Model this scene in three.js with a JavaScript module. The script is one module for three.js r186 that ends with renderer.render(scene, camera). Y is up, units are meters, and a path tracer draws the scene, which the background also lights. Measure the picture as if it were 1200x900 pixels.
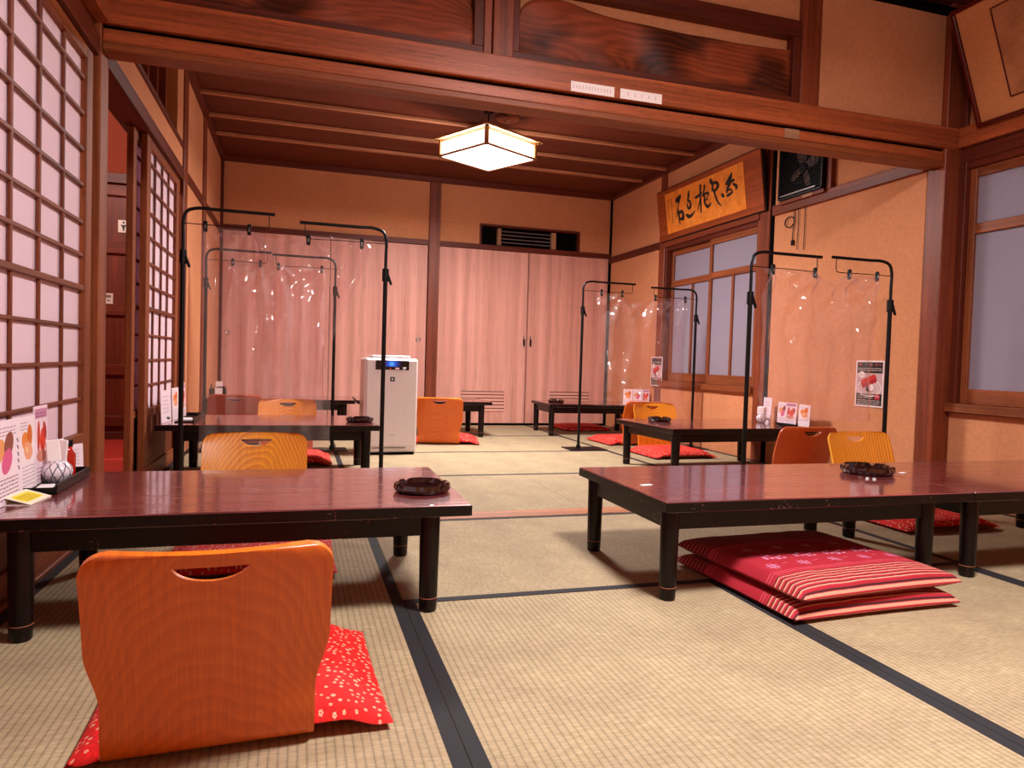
import * as THREE from 'three';
import { mergeGeometries } from 'three/addons/utils/BufferGeometryUtils.js';
import { RectAreaLightUniformsLib } from 'three/addons/lights/RectAreaLightUniformsLib.js';
import { Brush, Evaluator, SUBTRACTION } from 'three-bvh-csg';

// ---------------------------------------------------------------- camera, sky, exposure
RectAreaLightUniformsLib.init();
const scene = new THREE.Scene();
const camera = new THREE.PerspectiveCamera(57.2, 4 / 3, 0.05, 60);
camera.position.set(0, 0.65, 0);
camera.rotation.set(-0.0327, -0.294, 0.03015, 'YXZ');
scene.background = new THREE.Color().setRGB(0.27, 0.26, 0.29);   // dull evening sky outside the frosted windows
const renderer = new THREE.WebGLRenderer({ antialias: true });
renderer.toneMapping = THREE.LinearToneMapping;
renderer.toneMappingExposure = 1.0;
renderer.shadowMap.enabled = true;
const LAMP_POWER = 174;                                            // radiance of the two pendant diffusers
const FRONT_LAMP = 0.86;
const LAMP_COLOR = new THREE.Color().setRGB(1.0, 0.935, 0.915);
const CORRIDOR_POWER = 6;

// ---------------------------------------------------------------- helpers
let seedState = 12345;
const rnd = () => { seedState = (seedState * 1664525 + 1013904223) >>> 0; return seedState / 4294967296; };
const used = new Map();
function numbered(name) {
  const n = used.get(name) || 0; used.set(name, n + 1);
  return n ? name + '_' + String(n).padStart(3, '0') : name;
}
function shade(o) { o.traverse((m) => { if (m.isMesh) { m.castShadow = true; m.receiveShadow = true; } }); return o; }
function thing(name, label, category, pos = [0, 0, 0], turn = 0, group, kind) {
  const o = new THREE.Group(); o.name = numbered(name); scene.add(o);
  o.position.set(...pos); o.rotation.y = turn; o.userData = { label, category };
  if (group) o.userData.group = group;
  if (kind) o.userData.kind = kind;
  return o;
}
const struct = (name, label, category, pos, turn) => { const o = thing(name, label, category, pos, turn, undefined, 'structure'); return o; };
function part(name, geo, mat, parent, pos, rot) {
  const m = new THREE.Mesh(geo, mat); m.name = name; parent.add(m);
  if (pos) m.position.set(...pos);
  if (rot) m.rotation.set(...rot);
  m.castShadow = m.receiveShadow = true;
  return m;
}
function solo(name, label, category, geo, mat, pos, turn = 0, group) {
  const m = part(numbered(name), geo, mat, scene, pos); m.rotation.y = turn;
  m.userData = { label, category }; if (group) m.userData.group = group;
  return m;
}
function dup(root, pos, turn, label, group) {
  const r = root.clone(); r.name = numbered(root.name.replace(/_\d{3}$/, '')); scene.add(r);
  r.userData = { ...root.userData }; if (label) r.userData.label = label; if (group) r.userData.group = group;
  r.position.set(...pos); r.rotation.y = turn; return r;
}
// chamfered box, uv in metres with u running along the longest side
function cbox(w, h, d, b = 0.002, off) {
  const S = [w / 2, h / 2, d / 2]; b = Math.min(b, S[0] * 0.6, S[1] * 0.6, S[2] * 0.6);
  const L = w >= h && w >= d ? 0 : (h >= d ? 1 : 2);
  const o = off || [rnd() * 3, rnd() * 3];
  const P = [], N = [], U = [];
  const vert = (s, ax) => { const p = [0, 0, 0]; for (let i = 0; i < 3; i++) p[i] = s[i] * (i === ax ? S[i] : S[i] - b); return p; };
  const tri = (a, c, e) => {
    const A = new THREE.Vector3(...a), B = new THREE.Vector3(...c), C = new THREE.Vector3(...e);
    const n = B.clone().sub(A).cross(C.clone().sub(A)).normalize();
    if (n.dot(A.clone().add(B).add(C)) < 0) { [c, e] = [e, c]; n.negate(); }
    const an = [Math.abs(n.x), Math.abs(n.y), Math.abs(n.z)]; const k = an.indexOf(Math.max(...an));
    for (const p of [a, c, e]) {
      P.push(...p); N.push(n.x, n.y, n.z);
      let u, v;
      if (k !== L) { u = p[L]; v = p[3 - k - L]; } else { u = p[(k + 1) % 3] * 0.25; v = p[(k + 2) % 3]; }
      U.push(u + o[0], v + o[1] + (k === 1 ? 0.31 : 0));
    }
  };
  const quad = (a, c, e, f) => { tri(a, c, e); tri(a, e, f); };
  for (let ax = 0; ax < 3; ax++) {
    const i = (ax + 1) % 3, j = (ax + 2) % 3;
    for (const s of [-1, 1]) {
      const q = [[-1, -1], [1, -1], [1, 1], [-1, 1]].map(([x, y]) => { const t = [0, 0, 0]; t[ax] = s; t[i] = x; t[j] = y; return vert(t, ax); });
      quad(...q);
    }
    if (b > 0) for (const si of [-1, 1]) for (const sj of [-1, 1]) {
      const t0 = [0, 0, 0], t1 = [0, 0, 0]; t0[ax] = -1; t1[ax] = 1; t0[i] = t1[i] = si; t0[j] = t1[j] = sj;
      quad(vert(t0, i), vert(t1, i), vert(t1, j), vert(t0, j));
    }
  }
  if (b > 0) for (const x of [-1, 1]) for (const y of [-1, 1]) for (const z of [-1, 1]) tri(vert([x, y, z], 0), vert([x, y, z], 1), vert([x, y, z], 2));
  const g = new THREE.BufferGeometry();
  g.setAttribute('position', new THREE.Float32BufferAttribute(P, 3));
  g.setAttribute('normal', new THREE.Float32BufferAttribute(N, 3));
  g.setAttribute('uv', new THREE.Float32BufferAttribute(U, 2));
  return g;
}
// a box given by its limits, as a part
function slab(name, mat, parent, x0, x1, y0, y1, z0, z1, b = 0.002) {
  return part(name, cbox(Math.abs(x1 - x0), Math.abs(y1 - y0), Math.abs(z1 - z0), b), mat, parent, [(x0 + x1) / 2, (y0 + y1) / 2, (z0 + z1) / 2]);
}
const at = (g, x, y, z) => g.translate(x, y, z);
function tube(points, r, seg = 24, rad = 8, closed = false) {
  return new THREE.TubeGeometry(new THREE.CatmullRomCurve3(points.map((p) => new THREE.Vector3(...p)), closed, 'centripetal'), seg, r, rad, closed);
}

// ---------------------------------------------------------------- noise and textures
const hash = (x, y, s) => { let h = (x * 374761393 + y * 668265263 + s * 2147483647 + 974634777) | 0; h = Math.imul(h ^ (h >>> 13), 1274126177); h ^= h >>> 16; return (h >>> 0) / 4294967296; };
const mod = (a, n) => ((a % n) + n) % n;
function vn(x, y, px, py, s = 0) {
  const xi = Math.floor(x), yi = Math.floor(y); let fx = x - xi, fy = y - yi;
  fx = fx * fx * (3 - 2 * fx); fy = fy * fy * (3 - 2 * fy);
  const a = mod(xi, px), b = mod(xi + 1, px), c = mod(yi, py), d = mod(yi + 1, py);
  const p = hash(a, c, s), q = hash(b, c, s), r = hash(a, d, s), t = hash(b, d, s);
  return p + (q - p) * fx + (r - p) * fy + (p - q - r + t) * fx * fy;
}
function fbm(u, v, fx, fy, oct = 4, s = 0) { let a = 0.5, t = 0, n = 0; for (let i = 0; i < oct; i++) { t += a * vn(u * fx, v * fy, fx, fy, s + i * 17); n += a; a *= 0.5; fx *= 2; fy *= 2; } return t / n; }
const clamp = (x, a = 0, b = 1) => Math.min(b, Math.max(a, x));
const mix = (a, b, t) => a + (b - a) * t;
const sstep = (a, b, x) => { const t = clamp((x - a) / (b - a)); return t * t * (3 - 2 * t); };
function tex(w, h, fn, { srgb = true, rep = [1, 1], clampIt = false } = {}) {
  const data = new Uint8Array(w * h * 4);
  for (let j = 0; j < h; j++) for (let i = 0; i < w; i++) {
    const c = fn((i + 0.5) / w, (j + 0.5) / h); const k = (j * w + i) * 4;
    if (typeof c === 'number') { data[k] = data[k + 1] = data[k + 2] = clamp(c) * 255; } else { data[k] = clamp(c[0]) * 255; data[k + 1] = clamp(c[1]) * 255; data[k + 2] = clamp(c[2]) * 255; }
    data[k + 3] = 255;
  }
  const t = new THREE.DataTexture(data, w, h); t.magFilter = THREE.LinearFilter; t.minFilter = THREE.LinearMipmapLinearFilter; t.generateMipmaps = true;
  t.wrapS = t.wrapT = clampIt ? THREE.ClampToEdgeWrapping : THREE.RepeatWrapping; t.repeat.set(...rep);
  if (srgb) t.colorSpace = THREE.SRGBColorSpace; t.needsUpdate = true; return t;
}
function canvasTex(w, h, draw) {
  const c = document.createElement('canvas'); c.width = w; c.height = h; const g = c.getContext('2d'); draw(g, w, h);
  const t = new THREE.CanvasTexture(c); t.colorSpace = THREE.SRGBColorSpace; return t;
}
const col = (r, g, b) => new THREE.Color().setRGB(r / 255, g / 255, b / 255, THREE.SRGBColorSpace);
const std = (o) => new THREE.MeshStandardMaterial(o);
const phys = (o) => new THREE.MeshPhysicalMaterial(o);

// straight wood grain, u along the grain: 1.6 m x 0.4 m
const grainMap = tex(1024, 512, (u, v) => {
  const warp = 0.05 * fbm(u, v, 2, 4, 3, 3);
  const fine = fbm(u, v + warp, 6, 160, 3, 5), mid = fbm(u, v + warp, 2, 22, 3, 9), pore = fbm(u, v, 40, 256, 2, 21);
  return 0.99 - 0.26 * (1 - mid) * 1.1 - 0.2 * (1 - fine) - 0.1 * (pore > 0.66 ? 1 : 0);
}, { rep: [1 / 1.6, 1 / 0.4] });
const grainBump = tex(1024, 512, (u, v) => 0.5 + 0.5 * (fbm(u, v, 6, 160, 3, 5) - 0.5), { srgb: false, rep: [1 / 1.6, 1 / 0.4] });
// figured board for the transoms, strong wavy figure: 1.4 x 0.4 m
const figureMap = tex(1024, 512, (u, v) => {
  const kx = u - 0.22, ky = v - 0.25, knot = Math.exp(-(kx * kx * 60 + ky * ky * 14));
  const d = v + 0.34 * fbm(u, v, 3, 2, 3, 61) + 0.06 * fbm(u, v, 9, 5, 2, 63) + 0.35 * knot;
  const ring = 0.5 + 0.5 * Math.sin(d * 84 + 4 * fbm(u, v, 4, 4, 2, 65));
  const cloud = fbm(u, v, 5, 2, 3, 67);
  return 1.04 - 0.12 * ring - 0.4 * sstep(0.42, 0.66, cloud) - 0.3 * knot - 0.22 * fbm(u, v, 8, 120, 2, 69);
}, { rep: [1 / 1.4, 1 / 0.4] });
// plywood with cathedral figure, u across the board (0.40 m), v along it (0.80 m)
function plyMap(freq, bend, seed, con = 1) {
  return tex(512, 1024, (u, v) => {
    const x = (u - 0.5 + 0.12 * (fbm(u, v, 2, 2, 2, seed + 12) - 0.5)) * 2;
    const d = v * 1.6 + bend * x * x * (0.7 + 0.8 * fbm(u, v, 2, 3, 2, seed)) + 0.32 * fbm(u, v, 2, 3, 3, seed + 2) + 0.05 * fbm(u, v, 10, 14, 2, seed + 4);
    const saw = mod(d * freq * (0.8 + 0.1 * fbm(u, v, 1, 2, 2, seed + 14)), 1); const ring = (saw < 0.75 ? saw / 0.75 : (1 - saw) / 0.25) * con * (0.45 + 0.9 * fbm(u, v, 3, 4, 2, seed + 16));
    const fibre = fbm(u, v, 160, 10, 2, seed + 6);
    const broad = fbm(u, v, 5, 2, 3, seed + 8);
    return [1.02 - 0.17 * ring - 0.10 * (1 - fibre) - 0.05 * broad, 1.01 - 0.27 * ring - 0.14 * (1 - fibre) - 0.1 * broad, 0.98 - 0.36 * ring - 0.18 * (1 - fibre) - 0.15 * broad];
  }, { rep: [1 / 0.4, 1 / 0.8] });
}
const plaster = tex(512, 512, (u, v) => {
  const a = fbm(u, v, 4, 4, 4, 31), b = fbm(u, v, 90, 90, 2, 33);
  return [0.97 - 0.07 * a - 0.07 * b, 0.97 - 0.09 * a - 0.08 * b, 0.97 - 0.11 * a - 0.09 * b];
}, { rep: [0.9, 0.9] });
const plasterBump = tex(512, 512, (u, v) => fbm(u, v, 110, 110, 3, 37), { srgb: false, rep: [2, 2] });
// printed laminate of the rear doors; grain runs along u (vertical on the doors): 1.8 x 0.9 m
const laminate = tex(512, 1024, (u, v) => {
  const broad = fbm(u, v, 1, 14, 3, 41), fine = fbm(u, v, 2, 200, 2, 43), dash = fbm(u, v, 12, 260, 2, 45);
  const k = 1.0 - 0.16 * broad - 0.1 * fine - 0.1 * (dash > 0.6 ? (dash - 0.6) * 3 : 0);
  return [k, k * (0.98 - 0.05 * broad), k * (0.97 - 0.07 * broad)];
}, { rep: [1 / 1.8, 1 / 0.9] });
// rush matting: ridges run along u, 0.48 m square, 15 mm ridge pitch
const rush = tex(1024, 1024, (u, v) => {
  const r = v * 32, row = Math.floor(r), f = r - row;
  const dip = Math.pow(Math.abs(f - 0.5) * 2, 3.5);
  const st = hash(Math.floor(mod(u * 340 + 0.5 * row, 340)), row, 51), st2 = fbm(u, v, 150, 32, 2, 53), blot = fbm(u, v, 4, 4, 4, 55);
  const k = 1.0 - 0.15 * dip - 0.12 * st * 0.8 - 0.12 * st2 - 0.12 * blot;
  return [k, k * (0.985 - 0.03 * blot), k * (0.96 - 0.08 * st2)];
}, { rep: [1 / 0.48, 1 / 0.48] });
const rushBump = tex(1024, 1024, (u, v) => {
  const r = v * 32, row = Math.floor(r), f = r - row;
  const stalk = 0.5 + 0.5 * Math.cos(2 * Math.PI * (u * 170 + 0.5 * (row % 2)));
  return 0.15 + 0.62 * (1 - Math.pow(Math.abs(f - 0.5) * 2, 4)) + 0.14 * stalk + 0.1 * fbm(u, v, 90, 60, 2, 57);
}, { srgb: false, rep: [1 / 0.48, 1 / 0.48] });
const lacquer = tex(1024, 512, (u, v) => {
  const st = fbm(u, v, 4, 120, 3, 71), st2 = fbm(u, v, 10, 250, 2, 73), pt = fbm(u, v, 3, 3, 3, 75);
  const k = 0.72 + 0.5 * (st - 0.5) + 0.3 * (st2 - 0.5) + 0.1 * (pt - 0.5);
  return [k * 1.1, k * 0.98, k * 1.0];
}, { rep: [1 / 1.2, 1 / 0.6] });
const lacquerRough = tex(512, 256, (u, v) => 0.6 + 0.5 * (fbm(u, v, 3, 60, 3, 77) - 0.5), { srgb: false, rep: [1 / 1.2, 1 / 0.6] });
const weave = tex(256, 256, (u, v) => 0.5 + 0.25 * Math.sin(u * Math.PI * 2 * 64) + 0.25 * Math.sin(v * Math.PI * 2 * 64), { srgb: false, rep: [8, 8] });
// red cotton with scattered small five-petalled blossoms, 0.2 m square
const blossom = (() => {
  const N = 62, pts = []; let guard = 0;
  while (pts.length < N && guard++ < 6000) {
    const p = [rnd(), rnd(), 0.018 + 0.014 * rnd(), rnd() * 6.28];
    if (pts.every((q) => { let dx = Math.abs(p[0] - q[0]), dy = Math.abs(p[1] - q[1]); dx = Math.min(dx, 1 - dx); dy = Math.min(dy, 1 - dy); return Math.hypot(dx, dy) > (p[2] + q[2]) * 1.45; })) pts.push(p);
  }
  return tex(512, 512, (u, v) => {
    let f = 0;
    for (const p of pts) {
      let dx = u - p[0], dy = v - p[1]; dx -= Math.round(dx); dy -= Math.round(dy);
      const d = Math.hypot(dx, dy); if (d > p[2] * 1.3) continue;
      const a = Math.atan2(dy, dx) + p[3]; const rr = p[2] * (0.72 + 0.3 * Math.abs(Math.cos(a * 2.5)));
      f = Math.max(f, d < rr && d > p[2] * 0.24 ? 1 : 0);
    }
    const n = 0.85 + 0.3 * fbm(u, v, 40, 40, 2, 81);
    return f ? [0.96 * n, 0.7 * n, 0.58 * n] : [0.86 * n, 0.055 * n, 0.035 * n];
  }, { rep: [7, 7] });
})();
// kasuri-striped cushion cover, v from the front edge (0) to the back edge (1)
const kasuri = canvasTex(1024, 1024, (g, w, h) => {
  g.fillStyle = '#a8162a'; g.fillRect(0, 0, w, h);
  const band = (v0, v1, c) => { g.fillStyle = c; g.fillRect(0, h - v1 * h, w, (v1 - v0) * h); };
  const cream = '#dc9a80', dark = '#3c0a10', pink = '#d0505e';
  for (let i = 0; i < 7; i++) { const v = 0.004 + i * 0.031; band(v, v + 0.009, cream); band(v + 0.011, v + 0.016, dark); band(v + 0.024, v + 0.027, '#c43a44'); }
  for (const v of [0.235, 0.255]) band(v, v + 0.006, pink);
  for (const v of [0.665, 0.69, 0.71]) band(v, v + 0.006, pink);
  for (let i = 0; i < 9; i++) { const v = 0.735 + i * 0.03; band(v, v + 0.016, '#6e1018'); band(v + 0.018, v + 0.0225, '#b87060'); }
  g.lineCap = 'round';
  const hashMark = (x, y, s) => { g.strokeStyle = '#cf93b8'; g.lineWidth = 5; for (const k of [-0.32, 0.32]) { g.beginPath(); g.moveTo(x + k * s - s * 0.2, y - s); g.lineTo(x + k * s + s * 0.2, y + s); g.stroke(); g.beginPath(); g.moveTo(x - s, y + k * s); g.lineTo(x + s, y + k * s); g.stroke(); } };
  const boxMark = (x, y, s) => { g.fillStyle = '#cf93b8'; for (const [a, b] of [[-1, -0.2], [0.3, -0.9], [0.3, 0.5], [-1, 0.6]]) { g.fillRect(x + a * s, y + b * s, s * 0.75, s * 0.6); } g.fillStyle = '#a8162a'; g.fillRect(x - s * 0.2, y - s * 0.2, s * 0.4, s * 0.4); };
  const dash = (x, y) => { g.strokeStyle = '#c0607c'; g.lineWidth = 6; g.beginPath(); g.moveTo(x - 16, y); g.lineTo(x + 16, y - 4); g.stroke(); };
  for (let i = 0; i < 5; i++) {
    const x = 110 + i * 205;
    hashMark(x, h * (1 - 0.33), 34); boxMark(x + 70, h * (1 - 0.46), 30); boxMark(x + 140, h * (1 - 0.445), 28); hashMark(x + 60, h * (1 - 0.60), 30);
    dash(x + 95, h * (1 - 0.35)); dash(x + 10, h * (1 - 0.5)); dash(x + 120, h * (1 - 0.57));
  }
});

// ---------------------------------------------------------------- materials
const M = {};
const wood = (c, rough = 0.55, extra = {}) => phys({ color: c, map: grainMap, roughness: rough, bumpMap: grainBump, bumpScale: 0.0004, specularIntensity: 0.6, ...extra });
M.beam = wood(col(214, 108, 62), 0.42);
M.post = wood(col(172, 82, 50), 0.45);
M.trim = wood(col(132, 54, 32), 0.5);
M.frame = wood(col(184, 98, 54), 0.5);
M.lattice = wood(col(158, 78, 46), 0.55);
M.pale = wood(col(228, 164, 122), 0.55);
M.ceilingBoard = wood(col(132, 57, 32), 0.5);
M.batten = wood(col(240, 158, 112), 0.5);
M.ranma = phys({ color: col(160, 74, 42), map: figureMap, roughness: 0.5, specularIntensity: 0.4 });
M.corridorWood = wood(col(158, 62, 28), 0.5);
M.plaster = std({ color: col(228, 154, 108), map: plaster, roughness: 0.95, bumpMap: plasterBump, bumpScale: 0.0007 });
M.plasterRed = std({ color: col(150, 56, 26), map: plaster, roughness: 0.9 });
M.ceilingPlain = wood(col(128, 58, 34), 0.6);
M.laminate = phys({ color: col(252, 190, 174), map: laminate, roughness: 0.5, specularIntensity: 0.5 });
M.paper = phys({ color: col(240, 210, 222), roughness: 0.95, transmission: 0.3, thickness: 0, side: THREE.DoubleSide });
M.frost = phys({ color: col(186, 174, 190), roughness: 0.85, transmission: 0.5, thickness: 0, specularIntensity: 0.4, side: THREE.DoubleSide });
M.tatami = std({ color: col(208, 188, 155), map: rush, roughness: 0.85, bumpMap: rushBump, bumpScale: 0.0013 });
M.cloth = std({ color: col(30, 28, 33), roughness: 0.8, bumpMap: weave, bumpScale: 0.0005 });
M.carpet = std({ color: col(190, 44, 22), roughness: 0.9, bumpMap: plasterBump, bumpScale: 0.002 });
M.lacquer = phys({ color: col(148, 72, 70), map: lacquer, roughnessMap: lacquerRough, roughness: 0.4, clearcoat: 1.0, clearcoatRoughness: 0.09, ior: 1.9 });
const chipped = tex(1024, 512, (u, v) => { const s = fbm(u, v, 220, 110, 2, 83) * fbm(u, v, 10, 5, 2, 85), g = 0.8 + 0.5 * fbm(u, v, 4, 90, 2, 87); return s > 0.575 ? [0.44, 0.29, 0.25] : [0.055 * g, 0.024 * g, 0.024 * g]; }, { rep: [1 / 0.8, 1 / 0.4] });
M.lacquerDark = phys({ map: chipped, roughness: 0.35, clearcoat: 0.1, clearcoatRoughness: 0.25, specularIntensity: 0.45 });
M.worn = std({ color: col(150, 84, 58), roughness: 0.6 });
const ply = (c, map) => phys({ color: c, map, vertexColors: true, roughness: 0.4, clearcoat: 0.35, clearcoatRoughness: 0.25 });
const plyA = plyMap(15, 0.9, 101), plyB = plyMap(16, 0.5, 131, 0.4), plyC = tex(512, 512, (u, v) => { const w = u + 0.05 * fbm(u, v, 3, 2, 3, 151); const r = Math.pow(0.5 + 0.5 * Math.sin(w * 190 + 5 * fbm(u, v, 6, 2, 2, 153)), 2); const f = fbm(u, v, 160, 8, 2, 155); return [1.02 - 0.12 * r - 0.1 * f, 1.0 - 0.26 * r - 0.12 * f, 0.96 - 0.4 * r - 0.16 * f]; }, { rep: [1 / 0.4, 1 / 0.8] });
M.plyShadedOrange = ply(col(232, 116, 22), plyB);  // deeper orange for turned backs: their shade is put into the colour
M.plyAmber = ply(col(248, 168, 40), plyA);
M.plyStraight = ply(col(248, 164, 44), plyC);
M.plyShadedBrown = ply(col(190, 80, 34), plyB);  // darker copy of the same ply, painting in shade on turned backs
M.black = phys({ color: col(13, 11, 12), roughness: 0.4, specularIntensity: 0.5 });
M.void = phys({ color: col(9, 6, 6), roughness: 0.9, specularIntensity: 0.1 });
M.steel = std({ color: col(170, 165, 165), metalness: 0.9, roughness: 0.3 });
const crumple = tex(1024, 1024, (u, v) => { const r = (x, y, fx, fy, s) => 1 - Math.abs(2 * fbm(x, y, fx, fy, 3, s) - 1); return 0.45 * r(u, v, 9, 2, 201) + 0.3 * r(u, v, 18, 3, 203) + 0.25 * r(u, v, 3, 6, 205); }, { srgb: false, rep: [1.6, 1.6] });
M.film = phys({ color: col(252, 240, 240), transmission: 0.92, thickness: 0, roughness: 0.05, ior: 1.55, bumpMap: crumple, bumpScale: 0.012, side: THREE.DoubleSide });
M.acrylic = phys({ color: 0xffffff, transmission: 1, thickness: 0, roughness: 0.04, side: THREE.DoubleSide });
M.fanBlade = std({ color: col(104, 76, 68), roughness: 0.6 });
M.white = phys({ color: col(222, 208, 208), roughness: 0.35, clearcoat: 0.2 });
M.whitePaper = std({ color: col(244, 232, 232), roughness: 0.8 });
M.ashGlass = phys({ color: col(34, 14, 14), roughness: 0.05, clearcoat: 1, clearcoatRoughness: 0.03, transmission: 0.25, thickness: 0.01, ior: 1.5 });
M.redCloth = std({ map: blossom, roughness: 0.85, bumpMap: weave, bumpScale: 0.0003 });
M.stripeCloth = std({ map: kasuri, roughness: 0.85 });

// ================================================================ THE SETTING
const XL = -0.68, XR = 3.19, XB = 3.09, ZB = -6.79, ZF = 1.05, YC = 2.39, YF = 2.55, TH0 = -2.79, TH1 = -2.9;

// ---- floor: rush mats with cloth borders, laid on a base
{
  const floor = struct('floor', 'beige rush tatami mat floor with black cloth borders and a wooden threshold', 'floor');
  slab('floor_base', M.void, floor, -0.8, 3.3, -0.16, -0.045, ZB - 0.05, ZF + 0.05, 0);
  // a mat: x0..x1, z0..z1, ridges run along 'x' or 'z'; borders on both long sides
  function mat(x0, x1, z0, z1, dir, m, edges = [1, 1]) {
    const gap = 0.0012, w = x1 - x0 - gap, d = z1 - z0 - gap;
    const g = cbox(w, 0.045, d, 0.002, [0, 0]);
    const p = g.attributes.position, uv = g.attributes.uv;
    const ou = rnd(), ov = Math.round(rnd() * 20) * 0.015;
    for (let i = 0; i < p.count; i++) { const X = p.getX(i), Z = p.getZ(i); dir === 'z' ? uv.setXY(i, Z + ou, X + ov) : uv.setXY(i, X + ou, Z + ov); }
    const o = part('tatami_mat', g, m, floor, [(x0 + x1) / 2, -0.0225, (z0 + z1) / 2]);
    const bw = 0.03;
    [-1, 1].forEach((s, k) => {
      if (!edges[k]) return;
      const bg = dir === 'z' ? cbox(bw, 0.0012, d, 0.0004) : cbox(w, 0.0012, bw, 0.0004);
      const b = part('cloth_border', bg, M.cloth, o, dir === 'z' ? [s * (w / 2 - bw / 2), 0.0228, 0] : [0, 0.0228, s * (d / 2 - bw / 2)]);
      b.userData.label = 'black cloth border of the mat';
    });
    return o;
  }
  const X = [XL, 0.277, 1.228, 2.182, 3.19], f0 = TH0;
  // front room
  mat(X[0], X[1], f0, -0.88, 'z', M.tatami); mat(X[0], X[1], -0.88, 1.04, 'z', M.tatami);
  mat(X[1], X[3], f0, -1.838, 'x', M.tatami);
  mat(X[1], X[2], -1.838, 0.075, 'z', M.tatami); mat(X[2], X[3], -1.838, 0.075, 'z', M.tatami);
  mat(X[1], X[3], 0.075, 1.04, 'x', M.tatami);
  mat(X[3], X[4], f0, -0.88, 'z', M.tatami); mat(X[3], X[4], -0.88, 1.04, 'z', M.tatami);
  // rear room
  const R = [XL - 0.02, 0.262, 1.235, 2.205, XB];
  mat(R[0], R[1], -4.83, TH1, 'z', M.tatami); mat(R[0], R[1], ZB, -4.83, 'z', M.tatami);
  mat(R[1], R[2], -3.857, TH1, 'x', M.tatami, [1, 0]); mat(R[2], R[3], -3.857, TH1, 'x', M.tatami, [1, 0]);
  mat(R[1], R[3], -4.83, -3.857, 'x', M.tatami, [1, 0]);
  mat(R[1], R[3], -5.84, -4.83, 'x', M.tatami, [1, 0]);
  mat(R[1], R[3], ZB, -5.84, 'x', M.tatami, [0, 0]);
  mat(R[3], R[4], -4.83, TH1, 'z', M.tatami); mat(R[3], R[4], ZB, -4.83, 'z', M.tatami);
  const t = slab('threshold', M.batten, floor, XL, XB, -0.045, 0.003, TH1, TH0, 0.003); t.userData.label = 'orange-brown wooden threshold between the two rooms';
  slab('threshold', M.post, floor, -0.80, XL - 0.021, -0.045, 0.02, -4.66, TH1, 0.003);
}

// ---- ceilings
{
  const c = struct('ceiling', 'dark red-brown board ceiling of the rear room with pale battens', 'ceiling');
  const zs = [-6.79, -6.06, -5.61, -5.14, -4.69, -4.24, -3.79, -3.34, -2.86];
  for (let i = 0; i < zs.length - 1; i++) slab('ceiling_board', M.ceilingBoard, c, -0.74, XB + 0.02, YC, YC + 0.02, zs[i] + 0.001, zs[i + 1] - 0.001, 0.001);
  for (let i = 1; i < zs.length - 1; i++) slab('batten', M.batten, c, -0.70, XB - 0.02, YC - 0.028, YC - 0.0005, zs[i] - 0.014, zs[i] + 0.014, 0.005);
  slab('cornice', M.trim, c, -0.70, XB, YC - 0.045, YC, ZB, ZB + 0.045); slab('cornice', M.trim, c, -0.70, -0.66, YC - 0.045, YC, ZB + 0.045, -2.95); slab('cornice', M.trim, c, XB - 0.04, XB, YC - 0.045, YC, ZB + 0.045, -2.95);
  slab('roof_deck', M.void, c, -0.95, 3.4, YC + 0.06, YC + 0.09, ZB - 0.12, -2.80, 0);
  const f = struct('ceiling', 'plain brown board ceiling of the front room', 'ceiling');
  for (let i = 0; i < 9; i++) slab('ceiling_board', M.ceilingBoard, f, -0.78, 3.3, YF, YF + 0.02, -2.86 + i * 0.445, -2.86 + (i + 1) * 0.445 - 0.002, 0.001);
  for (let i = 1; i < 9; i++) slab('batten', M.batten, f, -0.70, 3.19, YF - 0.028, YF - 0.0005, -2.86 + i * 0.445 - 0.014, -2.86 + i * 0.445 + 0.014, 0.004);
  slab('cornice', M.trim, f, XL, XR, YF - 0.05, YF, -2.83, -2.78); slab('cornice', M.trim, f, XR - 0.05, XR, YF - 0.05, YF, -2.78, ZF);
  slab('roof_deck', M.void, f, -0.95, 3.4, YF + 0.05, YF + 0.08, -2.9, ZF + 0.2, 0);
}

// ---- shoji sliding doors (in the plane x = const; z0 is the far edge)
function shoji(label, X, z0, z1, barsUp, barsLow, stile = 0.045) {
  const o = struct('door_' + (++shoji.n), label, 'sliding door', [X, 0, (z0 + z1) / 2]);
  const zc = (z0 + z1) / 2, d = 0.03, B = (n, m, y0, y1, za, zb, x0 = -d / 2, x1 = d / 2) => slab(n, m, o, x0, x1, y0, y1, za - zc, zb - zc, 0.0025);
  B('stile', M.frame, 0.012, 1.665, z0, z0 + stile); B('stile', M.frame, 0.012, 1.665, z1 - stile, z1);
  const a = z0 + stile, b = z1 - stile;
  B('top_rail', M.frame, 1.622, 1.665, a, b); B('bottom_rail', M.frame, 0.325, 0.36, a, b); B('base_rail', M.frame, 0.012, 0.075, a, b);
  const hb = B('hip_board', M.lattice, 0.075, 0.325, a, b, -0.006, 0.004);
  B('middle_rail', M.lattice, 0.842, 0.862, a, b, -0.004, 0.012);
  for (const y of [1.557, 1.438, 1.318, 1.199, 1.074, 0.964]) B('lattice_bar', M.lattice, y - 0.007, y + 0.007, a, b, -0.002, 0.0085);
  for (const y of [0.722, 0.599, 0.477]) B('lattice_bar', M.lattice, y - 0.006, y + 0.006, a, b, -0.004, 0.0065);
  for (const z of barsUp) B('lattice_bar', M.lattice, 0.862, 1.622, z - 0.007, z + 0.007, -0.002, 0.008);
  for (const z of barsLow) B('lattice_bar', M.lattice, 0.36, 0.842, z - 0.005, z + 0.005, -0.004, 0.006);
  const pa = B('paper', M.paper, 0.36, 1.622, a, b, -0.0055, -0.0045); pa.userData.label = 'white translucent paper behind the lattice';
  return o;
}
shoji.n = 0;
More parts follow.
